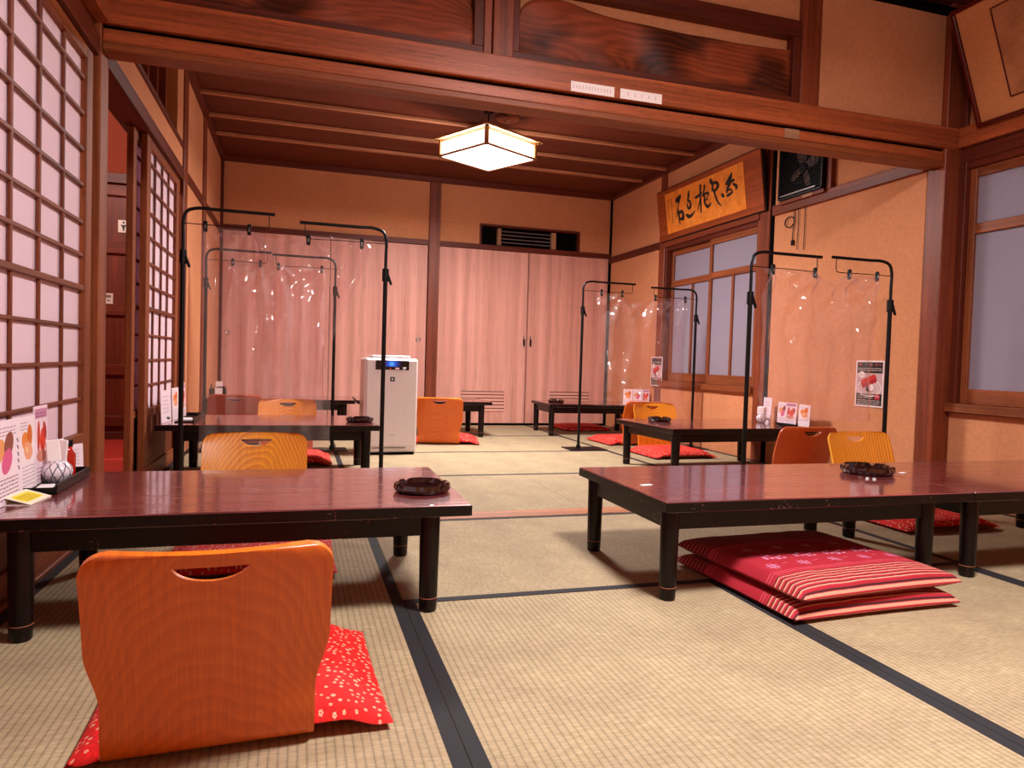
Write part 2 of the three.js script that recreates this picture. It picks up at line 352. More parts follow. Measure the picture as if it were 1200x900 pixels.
const span = (a, b, n) => Array.from({ length: n }, (_, i) => a + (b - a) * (i + 1) / (n + 1));
shoji('tall shoji door beside the front corridor post, left of the left front table', -0.715, -2.79, -1.835, [-2.512, -2.305, -2.1], [-2.52, -2.315, -2.11], 0.072);
shoji('middle shoji door of the front room side wall', -0.715, -1.83, -0.875, span(-1.785, -0.92, 3), span(-1.785, -0.92, 3));
shoji('rear shoji door of the front room side wall', -0.715, -0.87, 0.085, span(-0.825, 0.04, 3), span(-0.825, 0.04, 3));
shoji('shoji door in the rear room side wall, next to the tan plaster panel', -0.715, -4.625, -3.70, [-4.33, -4.14, -3.95], [-4.325, -4.135, -3.945], 0.085);
shoji('shoji door slid behind another one at the corridor opening', -0.752, -4.55, -3.60, [-4.2, -3.98], [-4.2, -3.98], 0.06);

// ---- left wall
{
  const w = struct('wall_left', 'side wall of shoji doors, posts and tan plaster on the corridor side', 'wall');
  slab('post', M.frame, w, -0.80, XL, 0, YF, -2.905, -2.80, 0.004);
  // front room
  slab('head_rail', M.trim, w, -0.80, XL - 0.002, 1.668, 1.735, -2.80, ZF); slab('nageshi_rail', M.beam, w, -0.80, XL + 0.025, 1.785, 1.885, -2.80, ZF, 0.004); slab('head_rail', M.trim, w, -0.80, XL - 0.02, 1.735, 1.785, -2.80, ZF);
  slab('plaster_panel', M.plaster, w, -0.80, XL - 0.015, 1.885, YF, -2.80, ZF); slab('sill', M.frame, w, -0.80, XL, -0.045, 0.012, -2.80, ZF, 0.003);
  slab('plaster_panel', M.plaster, w, -0.80, XL - 0.015, 0.0, 1.668, 0.09, ZF);
  // rear room
  slab('head_rail', M.trim, w, -0.80, XL, 1.668, 1.735, -4.66, -2.905); slab('plaster_panel', M.plaster, w, -0.79, XL - 0.012, 1.735, 1.862, -4.66, -2.905);
  slab('transom_sill', M.trim, w, -0.79, XL, 1.862, 1.885, -4.66, -2.905);
  slab('plaster_panel', M.plaster, w, -0.79, XL - 0.012, 1.885, YC, -4.66, -4.46); slab('plaster_panel', M.plaster, w, -0.79, XL - 0.012, 1.885, YC, -3.12, -2.905); slab('plaster_panel', M.plaster, w, -0.79, XL - 0.012, 2.26, YC, -4.46, -3.12);
  slab('post', M.post, w, -0.80, XL, 0, YC, -4.79, -4.66, 0.004); slab('plaster_panel', M.plaster, w, -0.79, XL - 0.015, 0, YC, -5.58, -4.79); slab('picture_rail', M.trim, w, -0.75, XL - 0.002, 1.705, 1.76, -5.58, -4.79);
  slab('post', M.post, w, -0.80, XL, 0, YC, -5.70, -5.58, 0.004); slab('plaster_panel', M.plaster, w, -0.79, XL - 0.015, 0, YC, ZB, -5.70); slab('picture_rail', M.trim, w, -0.75, XL - 0.002, 1.705, 1.76, ZB, -5.70);
  // slatted transom over the rear shoji
  slab('transom_dark_board', M.void, w, -0.80, -0.792, 1.87, 2.28, -4.47, -3.10, 0);  // added black board, painting the darkness of the upper corridor behind the slats
  for (const z of [-3.38, -3.62, -3.83, -4.06, -4.30]) slab('transom_slat', M.post, w, -0.77, XL - 0.045, 1.885, 2.26, z - 0.012, z + 0.012);
  for (const z of [-3.76, -4.02]) slab('transom_paper', M.paper, w, -0.786, -0.782, 1.885, 2.26, z - 0.03, z + 0.03, 0);
  for (const y of [1.98, 2.07, 2.16]) slab('transom_bar', M.trim, w, -0.781, -0.773, y - 0.006, y + 0.006, -4.46, -3.12);
}

// ---- corridor behind the shoji
{
  const w = struct('wall_corridor', 'red-brown boarded corridor seen through the gap in the shoji', 'wall');
  slab('corridor_wall', M.plasterRed, w, -2.1, -2.0, 0, 2.4, -5.8, ZF); slab('corridor_wall', M.plasterRed, w, -2.1, -0.8, 1.9, 2.4, -5.8, -5.68); slab('corridor_wall', M.plasterRed, w, -2.1, -0.8, 0, 2.4, ZF, ZF + 0.1);
  slab('corridor_wall', M.plasterRed, w, -2.0, -1.62, 0, 1.9, -5.8, -5.68);
  slab('corridor_ceiling', M.ceilingPlain, w, -2.1, -0.8, 2.4, 2.45, -5.8, ZF + 0.1); slab('corridor_carpet', M.carpet, w, -2.1, -0.801, -0.06, 0, -5.8, ZF + 0.1);
  slab('lintel', M.trim, w, -1.62, -0.8, 1.83, 1.9, -5.70, -5.655); slab('skirting', M.trim, w, -1.62, -0.8, 0, 0.05, -5.70, -5.655);
  const d = struct('door_' + (++shoji.n), 'red-brown panelled corridor door behind the shoji gap', 'door', [-1.2, 0, -5.69]);
  slab('door_panel', M.corridorWood, d, -0.40, 0.40, 0.05, 1.83, -0.02, 0.0);
  for (const x of [-0.36, 0.36]) slab('stile', M.corridorWood, d, x - 0.045, x + 0.045, 0.05, 1.83, 0, 0.022);
  for (const y of [0.13, 0.50, 0.93, 1.37, 1.78]) slab('rail', M.corridorWood, d, -0.315, 0.315, y - 0.04, y + 0.04, 0, 0.025, 0.006);
  const plate = canvasTex(64, 80, (g, W, H) => { g.fillStyle = '#f0dcc8'; g.fillRect(0, 0, W, H); g.fillStyle = '#14100e'; g.beginPath(); g.arc(32, 16, 7, 0, 7); g.fill(); g.beginPath(); g.moveTo(16, 30); g.lineTo(48, 30); g.lineTo(38, 52); g.lineTo(36, 70); g.lineTo(28, 70); g.lineTo(26, 52); g.closePath(); g.fill(); });
  const s = solo('restroom_sign', 'small cream plate with a black figure on the red-brown corridor door', 'sign', new THREE.BoxGeometry(0.07, 0.088, 0.006), std({ map: plate, roughness: 0.5 }), [-1.225, 1.53, -5.684]);
  const p2 = canvasTex(48, 64, (g, W, H) => { g.fillStyle = '#eed6c4'; g.fillRect(0, 0, W, H); g.fillStyle = '#8a6a60'; g.fillRect(10, 10, 28, 18); g.fillRect(14, 40, 20, 8); });
  solo('wall_switch', 'cream switch plate low on the red-brown corridor door', 'switch', new THREE.BoxGeometry(0.055, 0.075, 0.008), std({ map: p2, roughness: 0.5 }), [-1.315, 1.01, -5.684]);
  // ceiling lamp of the corridor
  const l = thing('ceiling_lamp', 'round white globe lamp on the corridor ceiling', 'lamp', [-1.4, 2.4, -4.3]);
  part('base', new THREE.CylinderGeometry(0.07, 0.07, 0.03, 24), M.white, l, [0, -0.015, 0]);
  part('globe', new THREE.SphereGeometry(0.09, 24, 16), std({ color: 0xffffff, emissive: LAMP_COLOR, emissiveIntensity: 2 }), l, [0, -0.1, 0]);
  const pl = new THREE.PointLight(LAMP_COLOR, CORRIDOR_POWER, 0, 2); pl.position.set(0, -0.22, 0); pl.castShadow = true; pl.shadow.radius = 4; pl.name = 'bulb_light'; l.add(pl);
}

// ---- rear wall
{
  const w = struct('wall_back', 'rear wall of brown plaster above pink wood-grain doors with a centre post', 'wall');
  slab('backing', M.void, w, -0.95, 3.4, -0.05, YC + 0.06, ZB - 0.14, ZB - 0.06, 0);
  slab('plaster_panel', M.plaster, w, -0.72, 1.175, 1.79, YC, ZB - 0.06, ZB); slab('plaster_panel', M.plaster, w, 1.275, 3.10, 1.985, YC, ZB - 0.06, ZB);
  slab('plaster_panel', M.plaster, w, 1.275, 1.69, 1.79, 1.985, ZB - 0.06, ZB); slab('plaster_panel', M.plaster, w, 2.72, 3.10, 1.79, 1.985, ZB - 0.06, ZB);
  slab('post', M.post, w, 1.172, 1.278, 0, YC - 0.045, ZB - 0.05, ZB + 0.035, 0.004);
  slab('picture_rail', M.trim, w, -0.70, 1.172, 1.742, 1.79, ZB - 0.03, ZB + 0.02); slab('picture_rail', M.trim, w, 1.278, 3.09, 1.742, 1.79, ZB - 0.03, ZB + 0.02);
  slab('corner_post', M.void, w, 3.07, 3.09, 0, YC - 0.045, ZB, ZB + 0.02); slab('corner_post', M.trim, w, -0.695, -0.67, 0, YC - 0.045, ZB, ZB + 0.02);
  slab('plinth', M.void, w, -0.70, 3.09, 0, 0.02, ZB - 0.03, ZB + 0.004, 0);
  // laminate doors
  const door = (label, x0, x1) => { const d = struct('door_' + (++shoji.n), label, 'door', [(x0 + x1) / 2, 0, ZB]); part('leaf', cbox(x1 - x0 - 0.006, 1.718, 0.03, 0.0015), M.laminate, d, [0, 0.022 + 0.859, -0.016]); return d; };
  const slats = (d, x0, x1, y0, n) => { for (let i = 0; i < n; i++) { slab('louvre_slat', M.laminate, d, x0, x1, y0 + i * 0.0335, y0 + i * 0.0335 + 0.027, -0.001, 0.007, 0.003); slab('louvre_gap', M.void, d, x0, x1, y0 + i * 0.0335 + 0.027, y0 + i * 0.0335 + 0.0335, -0.0012, 0.0004, 0); } };
  const handle = (d, x) => { const h = part('handle', new THREE.CapsuleGeometry(0.009, 0.05, 4, 10), M.black, d, [x, 0.84, 0.012]); part('escutcheon', cbox(0.014, 0.11, 0.003, 0.001), M.steel, h, [0, 0.012, -0.011]); };
  const pull = (d, x) => { part('finger_pull', new THREE.TorusGeometry(0.02, 0.005, 8, 24), M.steel, d, [x, 0.83, 0.001]); };
  pull(door('pink wood-grain sliding door at the corner with the tan side wall', -0.70, 0.26), -0.40);
  pull(door('pink wood-grain sliding door behind the air purifier', 0.26, 1.17), 0.38);
  const a = door('pink wood-grain closet door beside the centre post, louvre behind low table', 1.28, 2.195); handle(a, 2.165 - 1.7375); slats(a, 1.53 - 1.7375, 1.98 - 1.7375, 0.14, 6);
  const b = door('pink wood-grain closet door in the corner by the window wall', 2.2, 3.07); handle(b, 2.235 - 2.635); slats(b, 2.46 - 2.635, 2.90 - 2.635, 0.18, 5);
  // recessed air conditioner
  const ac = thing('air_conditioner', 'recessed air conditioner with horizontal louvres above the closet doors', 'air conditioner', [2.205, 1.79, ZB]);
  slab('recess', M.void, ac, -0.515, 0.515, 0, 0.195, -0.055, -0.05, 0);
  slab('frame_rail', M.trim, ac, -0.53, 0.53, 0.185, 0.205, -0.05, 0.012); slab('frame_side', M.trim, ac, -0.53, -0.51, 0, 0.185, -0.05, 0.012); slab('frame_side', M.trim, ac, 0.51, 0.53, 0, 0.185, -0.05, 0.012);
  slab('side_cap', M.pale, ac, -0.345, -0.305, 0.005, 0.175, -0.05, 0.004, 0.006); slab('side_cap', M.pale, ac, 0.225, 0.275, 0.005, 0.175, -0.05, 0.004, 0.006);
  for (let i = 0; i < 4; i++) { const l = slab('louvre', M.steel, ac, -0.30, 0.22, 0, 0.008, -0.03, 0, 0.002); l.position.y = 0.04 + i * 0.036; l.rotation.x = 0.3; }
}

// ---- right wall of the rear room
const windowSash = (o, z0, z1, X, cfg) => { // cfg: rails and panes; parts are added in world x around X
  const d = 0.03, S = (n, y0, y1, a, b, t = d) => slab(n, M.frame, o, X - t / 2, X + t / 2, y0, y1, a, b, 0.003);
  S('stile', cfg.y0, cfg.y1, z0, z0 + 0.035); S('stile', cfg.y0, cfg.y1, z1 - 0.035, z1);
  const a = z0 + 0.035, b = z1 - 0.035;
  S('rail', cfg.y0, cfg.y0 + 0.075, a, b); S('rail', cfg.y1 - 0.045, cfg.y1, a, b); S('rail', cfg.ym, cfg.ym + 0.05, a, b);
  const pane = (y0, y1, p, q) => { const m = slab('glass_pane', M.frost, o, X + 0.002, X + 0.005, y0, y1, p, q, 0); m.userData.label = 'frosted glass pane'; };
  pane(cfg.ym + 0.05, cfg.y1 - 0.045, a, b);
  if (cfg.split) { const m = (a + b) / 2; S('glazing_bar', cfg.y0 + 0.075, cfg.ym, m - 0.013, m + 0.013, 0.022); pane(cfg.y0 + 0.075, cfg.ym, a, m - 0.013); pane(cfg.y0 + 0.075, cfg.ym, m + 0.013, b); } else pane(cfg.y0 + 0.075, cfg.ym, a, b);
};
{
  const w = struct('wall_right', 'tan plaster side wall of the rear room with posts and rails', 'wall'), T = XB + 0.09;
  slab('plaster_panel', M.plaster, w, XB, T, 0, YC, ZB, -5.73); slab('post', M.post, w, XB - 0.012, T, 0, YC - 0.045, -5.73, -5.63, 0.004);
  slab('plaster_panel', M.plaster, w, XB, T, 0, 0.47, -5.63, -4.82); slab('plaster_panel', M.plaster, w, XB, T, 0, 0.47, -4.818, -4.28);
  slab('plaster_panel', M.plaster, w, XB, T, 1.75, YC, -5.63, -4.28);
  slab('post', M.post, w, XB - 0.012, T, 0, YC - 0.045, -4.28, -4.165, 0.004); slab('post', M.void, w, XB - 0.008, T, 0, YC - 0.045, -4.165, -4.13, 0.002);  // the second, black strip paints the shadow gap beside the post
  slab('plaster_panel', M.plaster, w, XB, T, 0, YC, -4.13, -2.91);
  slab('picture_rail', M.trim, w, XB - 0.022, XB + 0.01, 1.695, 1.755, ZB + 0.02, -5.73); slab('picture_rail', M.post, w, XB - 0.025, XB + 0.01, 1.692, 1.758, -4.13, -2.91, 0.003);
  slab('rail', M.post, w, XB - 0.02, T, 1.695, 1.755, -5.63, -4.28, 0.003);
  slab('window_ledge', M.frame, w, XB - 0.035, T, 0.47, 0.515, -5.63, -4.28, 0.003);
  const win = struct('window_1', 'frosted glass sliding window with brown sashes under the calligraphy plaque', 'window');
  slab('jamb', M.trim, win, XB - 0.008, T, 0.515, 1.695, -5.63, -5.59); slab('jamb', M.frame, win, XB - 0.008, T, 0.515, 1.695, -4.30, -4.28); slab('head', M.trim, win, XB, T, 1.66, 1.695, -5.59, -4.30);
  windowSash(win, -5.59, -4.90, XB + 0.06, { y0: 0.515, y1: 1.66, ym: 1.345, split: true }); windowSash(win, -4.935, -4.30, XB + 0.025, { y0: 0.515, y1: 1.66, ym: 1.345, split: true });
}
// ---- right wall of the front room
{
  const w = struct('wall_right_front', 'tan plaster side wall of the front room around the large frosted window', 'wall'), T = XR + 0.11;
  slab('pillar', M.post, w, 3.086, T, 0, YF, -2.905, -2.80, 0.004);
  slab('plaster_panel', M.plaster, w, XR, T, 0, 0.455, -2.80, ZF); slab('plaster_panel', M.plaster, w, XR + 0.01, T, 1.89, YF, -2.80, ZF); slab('plaster_panel', M.plaster, w, XR, T, 0.455, 1.89, -0.90, ZF);
  slab('nageshi_rail', M.beam, w, XR - 0.03, T, 1.79, 1.89, -2.80, ZF, 0.004); slab('head_rail', M.trim, w, XR - 0.005, T, 1.715, 1.785, -2.80, -0.90, 0.003);
  slab('window_ledge', M.frame, w, XR - 0.04, T, 0.458, 0.503, -2.80, -0.90, 0.004); slab('corner_post', M.trim, w, XR - 0.012, XR + 0.02, 1.89, YF - 0.05, -2.80, -2.77);
  const win = struct('window_2', 'large frosted glass window with brown sashes over the joined low tables', 'window');
  slab('jamb', M.trim, win, XR - 0.012, T, 0.503, 1.715, -2.80, -2.76); slab('jamb', M.frame, win, XR - 0.012, T, 0.503, 1.715, -0.94, -0.90); slab('head', M.trim, win, XR, T, 1.68, 1.715, -2.76, -0.94);
  windowSash(win, -2.758, -1.83, XR + 0.03, { y0: 0.503, y1: 1.68, ym: 1.352 }); windowSash(win, -1.87, -0.942, XR + 0.065, { y0: 0.503, y1: 1.68, ym: 1.352 });
  const wf = struct('wall_front', 'tan plaster wall closing the front room behind the viewer', 'wall');
  slab('plaster_panel', M.plaster, wf, -0.8, 3.3, 0, YF, ZF, ZF + 0.08); slab('nageshi_rail', M.beam, wf, -0.68, 3.19, 1.785, 1.885, ZF - 0.03, ZF);
}

// ---- lintel between the rooms and the wall over it
{
  const t = struct('trim_1', 'long orange-brown wooden lintel and rail spanning between the two rooms', 'beam');
  slab('nageshi_rail', M.beam, t, XL - 0.02, XR - 0.03, 1.783, 1.888, -2.90, -2.795, 0.004);
  slab('lintel_groove', M.void, t, XL, 3.086, 1.770, 1.783, -2.89, -2.825, 0);
  slab('lintel', M.beam, t, XL, 3.086, 1.722, 1.770, -2.90, -2.812, 0.004); slab('lintel_lip', M.frame, t, XL, 3.086, 1.694, 1.722, -2.905, -2.806, 0.004);
  slab('rear_rail', M.post, t, XL, 3.086, 1.783, 1.888, -2.96, -2.905, 0.004);
  slab('block', M.pale, t, 2.135, 2.215, 1.724, 1.768, -2.811, -2.806, 0.001);
  const w = struct('wall_transom', 'tan plaster and struts above the lintel between the rooms', 'wall');
  slab('strut', M.post, w, 0.688, 0.722, 1.888, YF, -2.90, -2.81, 0.003); slab('strut', M.post, w, 0.727, 0.812, 1.888, YF, -2.90, -2.808, 0.003); slab('strut', M.post, w, 2.212, 2.318, 1.888, YF, -2.90, -2.806, 0.004);
  slab('plaster_panel', M.plaster, w, 2.318, XR - 0.012, 1.888, YF, -2.90, -2.835); slab('plaster_panel', M.plaster, w, 0.812, 2.212, 2.27, YF, -2.90, -2.835); slab('plaster_panel', M.plaster, w, XL, 0.688, 2.27, YF, -2.90, -2.835);
  slab('plaster_panel', M.plaster, w, XL, 0.688, 1.888, 2.27, -2.90, -2.87); slab('plaster_panel', M.plaster, w, 0.812, 2.212, 1.888, 2.27, -2.90, -2.87);
  // figured transom boards with a flowing upper edge
  const ranma = (label, x0, x1, top) => {
    const o = thing('transom_board', label, 'transom', [(x0 + x1) / 2, 1.888, -2.84]); const W = x1 - x0;
    slab('frame_rail', M.trim, o, -W / 2, W / 2, 0, 0.032, -0.03, 0.025); slab('frame_rail', M.trim, o, -W / 2, W / 2, 0.31, 0.382, -0.03, 0.03);
    slab('frame_side', M.trim, o, -W / 2, -W / 2 + 0.028, 0.032, 0.31, -0.03, 0.025); slab('frame_side', M.trim, o, W / 2 - 0.04, W / 2, 0.032, 0.31, -0.03, 0.025);
    const a = -W / 2 + 0.028, b = W / 2 - 0.04, nx = 90, ny = 20, P = [], U = [], I = [];
    const curve = new THREE.CatmullRomCurve3(top.map(([x, y]) => new THREE.Vector3(x, y, 0)), false, 'centripetal').getPoints(400);
    const yAt = (x) => { for (let i = 1; i < curve.length; i++) if (curve[i].x >= x) { const p = curve[i - 1], q = curve[i]; return p.y + (q.y - p.y) * (x - p.x) / Math.max(1e-6, q.x - p.x); } return curve[curve.length - 1].y; };
    for (const s of [1, -1]) for (let j = 0; j <= ny; j++) for (let i = 0; i <= nx; i++) {
      const x = a + (b - a) * i / nx, yt = yAt(x), y = 0.03 + (yt - 0.03) * j / ny;
      const r = s > 0 ? 0.008 + 0.009 * Math.sin(x * 9 + 2.2 * Math.sin(x * 3.1 + y * 5)) * Math.sin(Math.PI * clamp(j / ny * 0.8 + 0.15)) + 0.004 * Math.sin(x * 23 + y * 11) : -0.012;
      P.push(x, y, j === ny ? r * 0.4 : r); U.push(x + x0 * 0.7, y + x0 * 0.13);
    }
    const n1 = (nx + 1) * (ny + 1), id = (k, i, j) => k * n1 + j * (nx + 1) + i;
    for (let j = 0; j < ny; j++) for (let i = 0; i < nx; i++) { I.push(id(0, i, j), id(0, i + 1, j), id(0, i + 1, j + 1), id(0, i, j), id(0, i + 1, j + 1), id(0, i, j + 1)); I.push(id(1, i, j), id(1, i + 1, j + 1), id(1, i + 1, j), id(1, i, j), id(1, i, j + 1), id(1, i + 1, j + 1)); }
    for (let i = 0; i < nx; i++) I.push(id(0, i, ny), id(0, i + 1, ny), id(1, i + 1, ny), id(0, i, ny), id(1, i + 1, ny), id(1, i, ny));
    for (let j = 0; j < ny; j++) I.push(id(0, 0, j), id(0, 0, j + 1), id(1, 0, j + 1), id(0, 0, j), id(1, 0, j + 1), id(1, 0, j), id(0, nx, j), id(1, nx, j), id(1, nx, j + 1), id(0, nx, j), id(1, nx, j + 1), id(0, nx, j + 1));
    const g = new THREE.BufferGeometry(); g.setAttribute('position', new THREE.Float32BufferAttribute(P, 3)); g.setAttribute('uv', new THREE.Float32BufferAttribute(U, 2)); g.setIndex(I); g.computeVertexNormals();
    part('figured_board', g, M.ranma, o, [0, 0, 0]).userData.label = 'dark figured board with a flowing top edge';
  };
  const cb = (0.812 + 2.212) / 2, ca = (XL + 0.688) / 2;
  ranma('carved wavy transom board over the two paper labels, framed in brown wood', 0.812, 2.212, [[0.838, 0.19], [0.86, 0.235], [0.90, 0.262], [0.97, 0.281], [1.05, 0.282], [1.187, 0.256], [1.388, 0.246], [1.598, 0.24], [1.815, 0.241], [2.042, 0.245], [2.18, 0.255]].map(([x, y]) => [x - cb, y]));
  ranma('carved wavy transom board on the shoji side of the double strut', XL, 0.688, [[-0.66, 0.24], [-0.4, 0.25], [-0.1, 0.24], [0.2, 0.25], [0.4, 0.29], [0.56, 0.26], [0.62, 0.22], [0.65, 0.17]].map(([x, y]) => [x - ca, y]));
}

// ================================================================ THINGS
// ---- pendant lamps
{
  const S = 0.235, Ht = 0.115;
  const panelTex = canvasTex(256, 64, (g, W, H) => { g.fillStyle = '#ffffff'; g.fillRect(0, 0, W, H); g.strokeStyle = '#b9a9a0'; g.lineWidth = 2; for (const x of [40, 128, 214]) { g.beginPath(); g.moveTo(x, 48); g.lineTo(x + 3, 20); g.moveTo(x - 12, 40); g.lineTo(x + 14, 40); g.moveTo(x - 7, 32); g.lineTo(x - 7, 40); g.moveTo(x + 9, 30); g.lineTo(x + 9, 40); g.stroke(); } });
  const glowSide = std({ color: 0xffffff, map: panelTex, emissive: LAMP_COLOR, emissiveMap: panelTex, emissiveIntensity: 1.5, roughness: 0.8 });
  const glow = std({ color: 0xffffff, emissive: LAMP_COLOR, emissiveIntensity: 3.0, roughness: 0.8 });
  const rimWood = wood(col(226, 160, 96), 0.5);
  const make = (label, pos, turn, top, power, side) => {
    const o = thing('pendant_lamp', label, 'lamp', pos, turn, 'square paper pendant lamps');
    const d = part('diffuser', cbox(2 * S - 0.02, 0.006, 2 * S - 0.02, 0.001), glow, o, [0, 0.006, 0]); d.userData.label = 'glowing white diffuser plate';
    for (let k = 0; k < 4; k++) {
      const a = k * Math.PI / 2, c = Math.cos(a), s = Math.sin(a);
      part('side_panel', cbox(2 * S - 0.03, Ht - 0.03, 0.004, 0.0005, [0.5, 0.5]), glowSide, o, [s * (S - 0.008), Ht / 2, c * (S - 0.008)], [0, a, 0]);
      const uv = o.children[o.children.length - 1].geometry.attributes.uv, ps = o.children[o.children.length - 1].geometry.attributes.position;
      for (let i = 0; i < uv.count; i++) uv.setXY(i, ps.getX(i) / (2 * S) + 0.5, ps.getY(i) / Ht + 0.5);
      part('corner_post', cbox(0.022, Ht, 0.022, 0.002), rimWood, o, [(c + s) * (S - 0.006), Ht / 2, (c - s) * (S - 0.006)]);
      part('bottom_rail', cbox(2 * S, 0.012, 0.014, 0.002), rimWood, o, [s * S, 0.006, c * S], [0, a, 0]);
      part('top_rail', cbox(2 * S + 0.07, 0.014, 0.034, 0.002), rimWood, o, [s * (S + 0.014), Ht + 0.007, c * (S + 0.014)], [0, a, 0]);
    }
    part('lid', cbox(2 * S, 0.006, 2 * S, 0.001), rimWood, o, [0, Ht + 0.004, 0]);
    part('cord', new THREE.CylinderGeometry(0.004, 0.004, top - Ht - 0.06, 8), M.black, o, [0, (top + Ht - 0.06) / 2 + 0.006, 0]);
    part('ceiling_hook', cbox(0.05, 0.055, 0.05, 0.006), M.black, o, [0, top - 0.0275, 0]);
    const l = new THREE.RectAreaLight(LAMP_COLOR, power, 2 * S - 0.04, 2 * S - 0.04); l.position.set(0, -0.002, 0); l.rotation.x = -Math.PI / 2; l.name = 'diffuser_light'; o.add(l);
    for (let k = 0; k < 4; k++) { const a = k * Math.PI / 2, e = new THREE.RectAreaLight(LAMP_COLOR, side, 2 * S - 0.05, Ht - 0.035); e.position.set(Math.sin(a) * (S - 0.004), Ht / 2, Math.cos(a) * (S - 0.004)); e.rotation.y = a + Math.PI; e.name = 'side_light'; o.add(e); }
    return o;
  };
  make('square pendant lamp glowing under the rear room ceiling', [1.208, 2.03, -4.73], 0.507, YC - 2.03, LAMP_POWER, LAMP_POWER * 0.24);
  make('square pendant lamp hanging in the front room above the tables', [1.12, 2.2, -0.98], 0.507, YF - 2.2, LAMP_POWER * FRONT_LAMP, LAMP_POWER * 0.26);
  const prof = [[0.0, 0.0], [0.05, 0.0], [0.075, 0.006], [0.085, 0.016], [0.085, 0.024], [0, 0.024]].map((p) => new THREE.Vector2(p[0], p[1]));
  const ro = thing('ceiling_rosette', 'round wooden ceiling rosette with socket beside the lamp hook', 'ceiling rosette', [1.395, YC - 0.024, -4.91]);
  part('disc', new THREE.LatheGeometry(prof, 32), M.batten, ro); part('socket', new THREE.CylinderGeometry(0.018, 0.014, 0.014, 16), M.white, ro, [0, -0.006, 0]);
  const cord = solo('lamp_cable', 'black cable running from the lamp hook to the rosette', 'cable', tube([[1.235, YC - 0.03, -4.74], [1.30, YC - 0.012, -4.80], [1.37, YC - 0.012, -4.84], [1.44, YC - 0.014, -4.85]], 0.005), M.black);
}

// ---- low tables
function lowTable(label, x0, x1, z0, z1, T, legs, turn = 0) {
  const cx = (x0 + x1) / 2, cz = (z0 + z1) / 2, W = x1 - x0, D = z1 - z0;
  const o = thing('low_table', label, 'table', [cx, 0, cz], turn, 'low lacquered tables');
  const top = cbox(W, 0.03, D, 0.0025, [rnd() * 2, rnd() * 2]);
  part('tabletop', top, M.lacquer, o, [0, T - 0.015, 0]);
  for (const s of [-1, 1]) { const ed = slab('edge_band', M.lacquerDark, o, -W / 2 - 0.0006, W / 2 + 0.0006, T - 0.0285, T - 0.003, s * (D / 2 + 0.0006) - 0.0006, s * (D / 2 + 0.0006) + 0.0006, 0); }
  for (const s of [-1, 1]) slab('edge_band', M.lacquerDark, o, s * (W / 2 + 0.0006) - 0.0006, s * (W / 2 + 0.0006) + 0.0006, T - 0.0285, T - 0.003, -D / 2, D / 2, 0);
  const lx = legs[0] - cx, rx = legs[1] - cx, fz = D / 2 - 0.03, bz = -D / 2 + 0.06, ay0 = T - 0.083, ay1 = T - 0.03;
  slab('apron', M.lacquerDark, o, lx, rx, ay0, ay1, fz - 0.02, fz, 0.002); slab('apron', M.lacquerDark, o, lx, rx, ay0, ay1, bz, bz + 0.02, 0.002);
  slab('apron', M.lacquerDark, o, lx - 0.01, lx + 0.01, ay0, ay1, bz + 0.02, fz - 0.02, 0.002); slab('apron', M.lacquerDark, o, rx - 0.01, rx + 0.01, ay0, ay1, bz + 0.02, fz - 0.02, 0.002);
  const legGeo = lowTable.leg || (lowTable.leg = (() => { const p = [[0.0, 0.0], [0.019, 0.0], [0.0225, 0.004], [0.0235, 0.03], [0.0235, 0.032], [0.0228, 0.034], [0.0228, 0.037], [0.0238, 0.039], [0.0265, 0.25], [0.0, 0.25]].map((q) => new THREE.Vector2(q[0], q[1])); return new THREE.LatheGeometry(p, 20); })());
  for (const x of [lx, rx]) for (const z of [fz - 0.01, bz + 0.01]) { const l = part('leg', legGeo, M.lacquerDark, o, [x, 0, z]); l.scale.y = (T - 0.032) / 0.25; part('foot_ring', new THREE.TorusGeometry(0.0232, 0.0012, 6, 20), M.worn, l, [0, 0.036, 0], [Math.PI / 2, 0, 0]); }
  return o;
}
lowTable('low dark lacquered table by the tall shoji, in front of an orange floor chair', -0.67, 0.43, -2.372, -1.742, 0.28, [-0.578, 0.33]);
lowTable('low dark lacquered table with the striped cushions beneath it', 0.96, 2.046, -2.312, -1.69, 0.28, [0.994, 1.896]);
lowTable('low dark lacquered table joined end to end, under the large frosted window', 2.05, 3.146, -2.312, -1.69, 0.28, [2.078, 2.99]);
lowTable('low dark lacquered table behind the clear curtain, beside the rear shoji', -0.66, 0.41, -4.36, -3.74, 0.29, [-0.56, 0.345]);
lowTable('low dark lacquered table under the calligraphy plaque and window', 2.03, 3.07, -4.27, -3.6, 0.29, [2.075, 2.98], 0.06);
lowTable('low dark lacquered table beside the air purifier at the rear', 0.45, 1.56, -6.3, -5.71, 0.30, [0.55, 1.478]);
lowTable('low dark lacquered table in the rear corner by the closet', 2.115, 3.06, -6.35, -5.76, 0.285, [2.145, 2.97], -0.045);

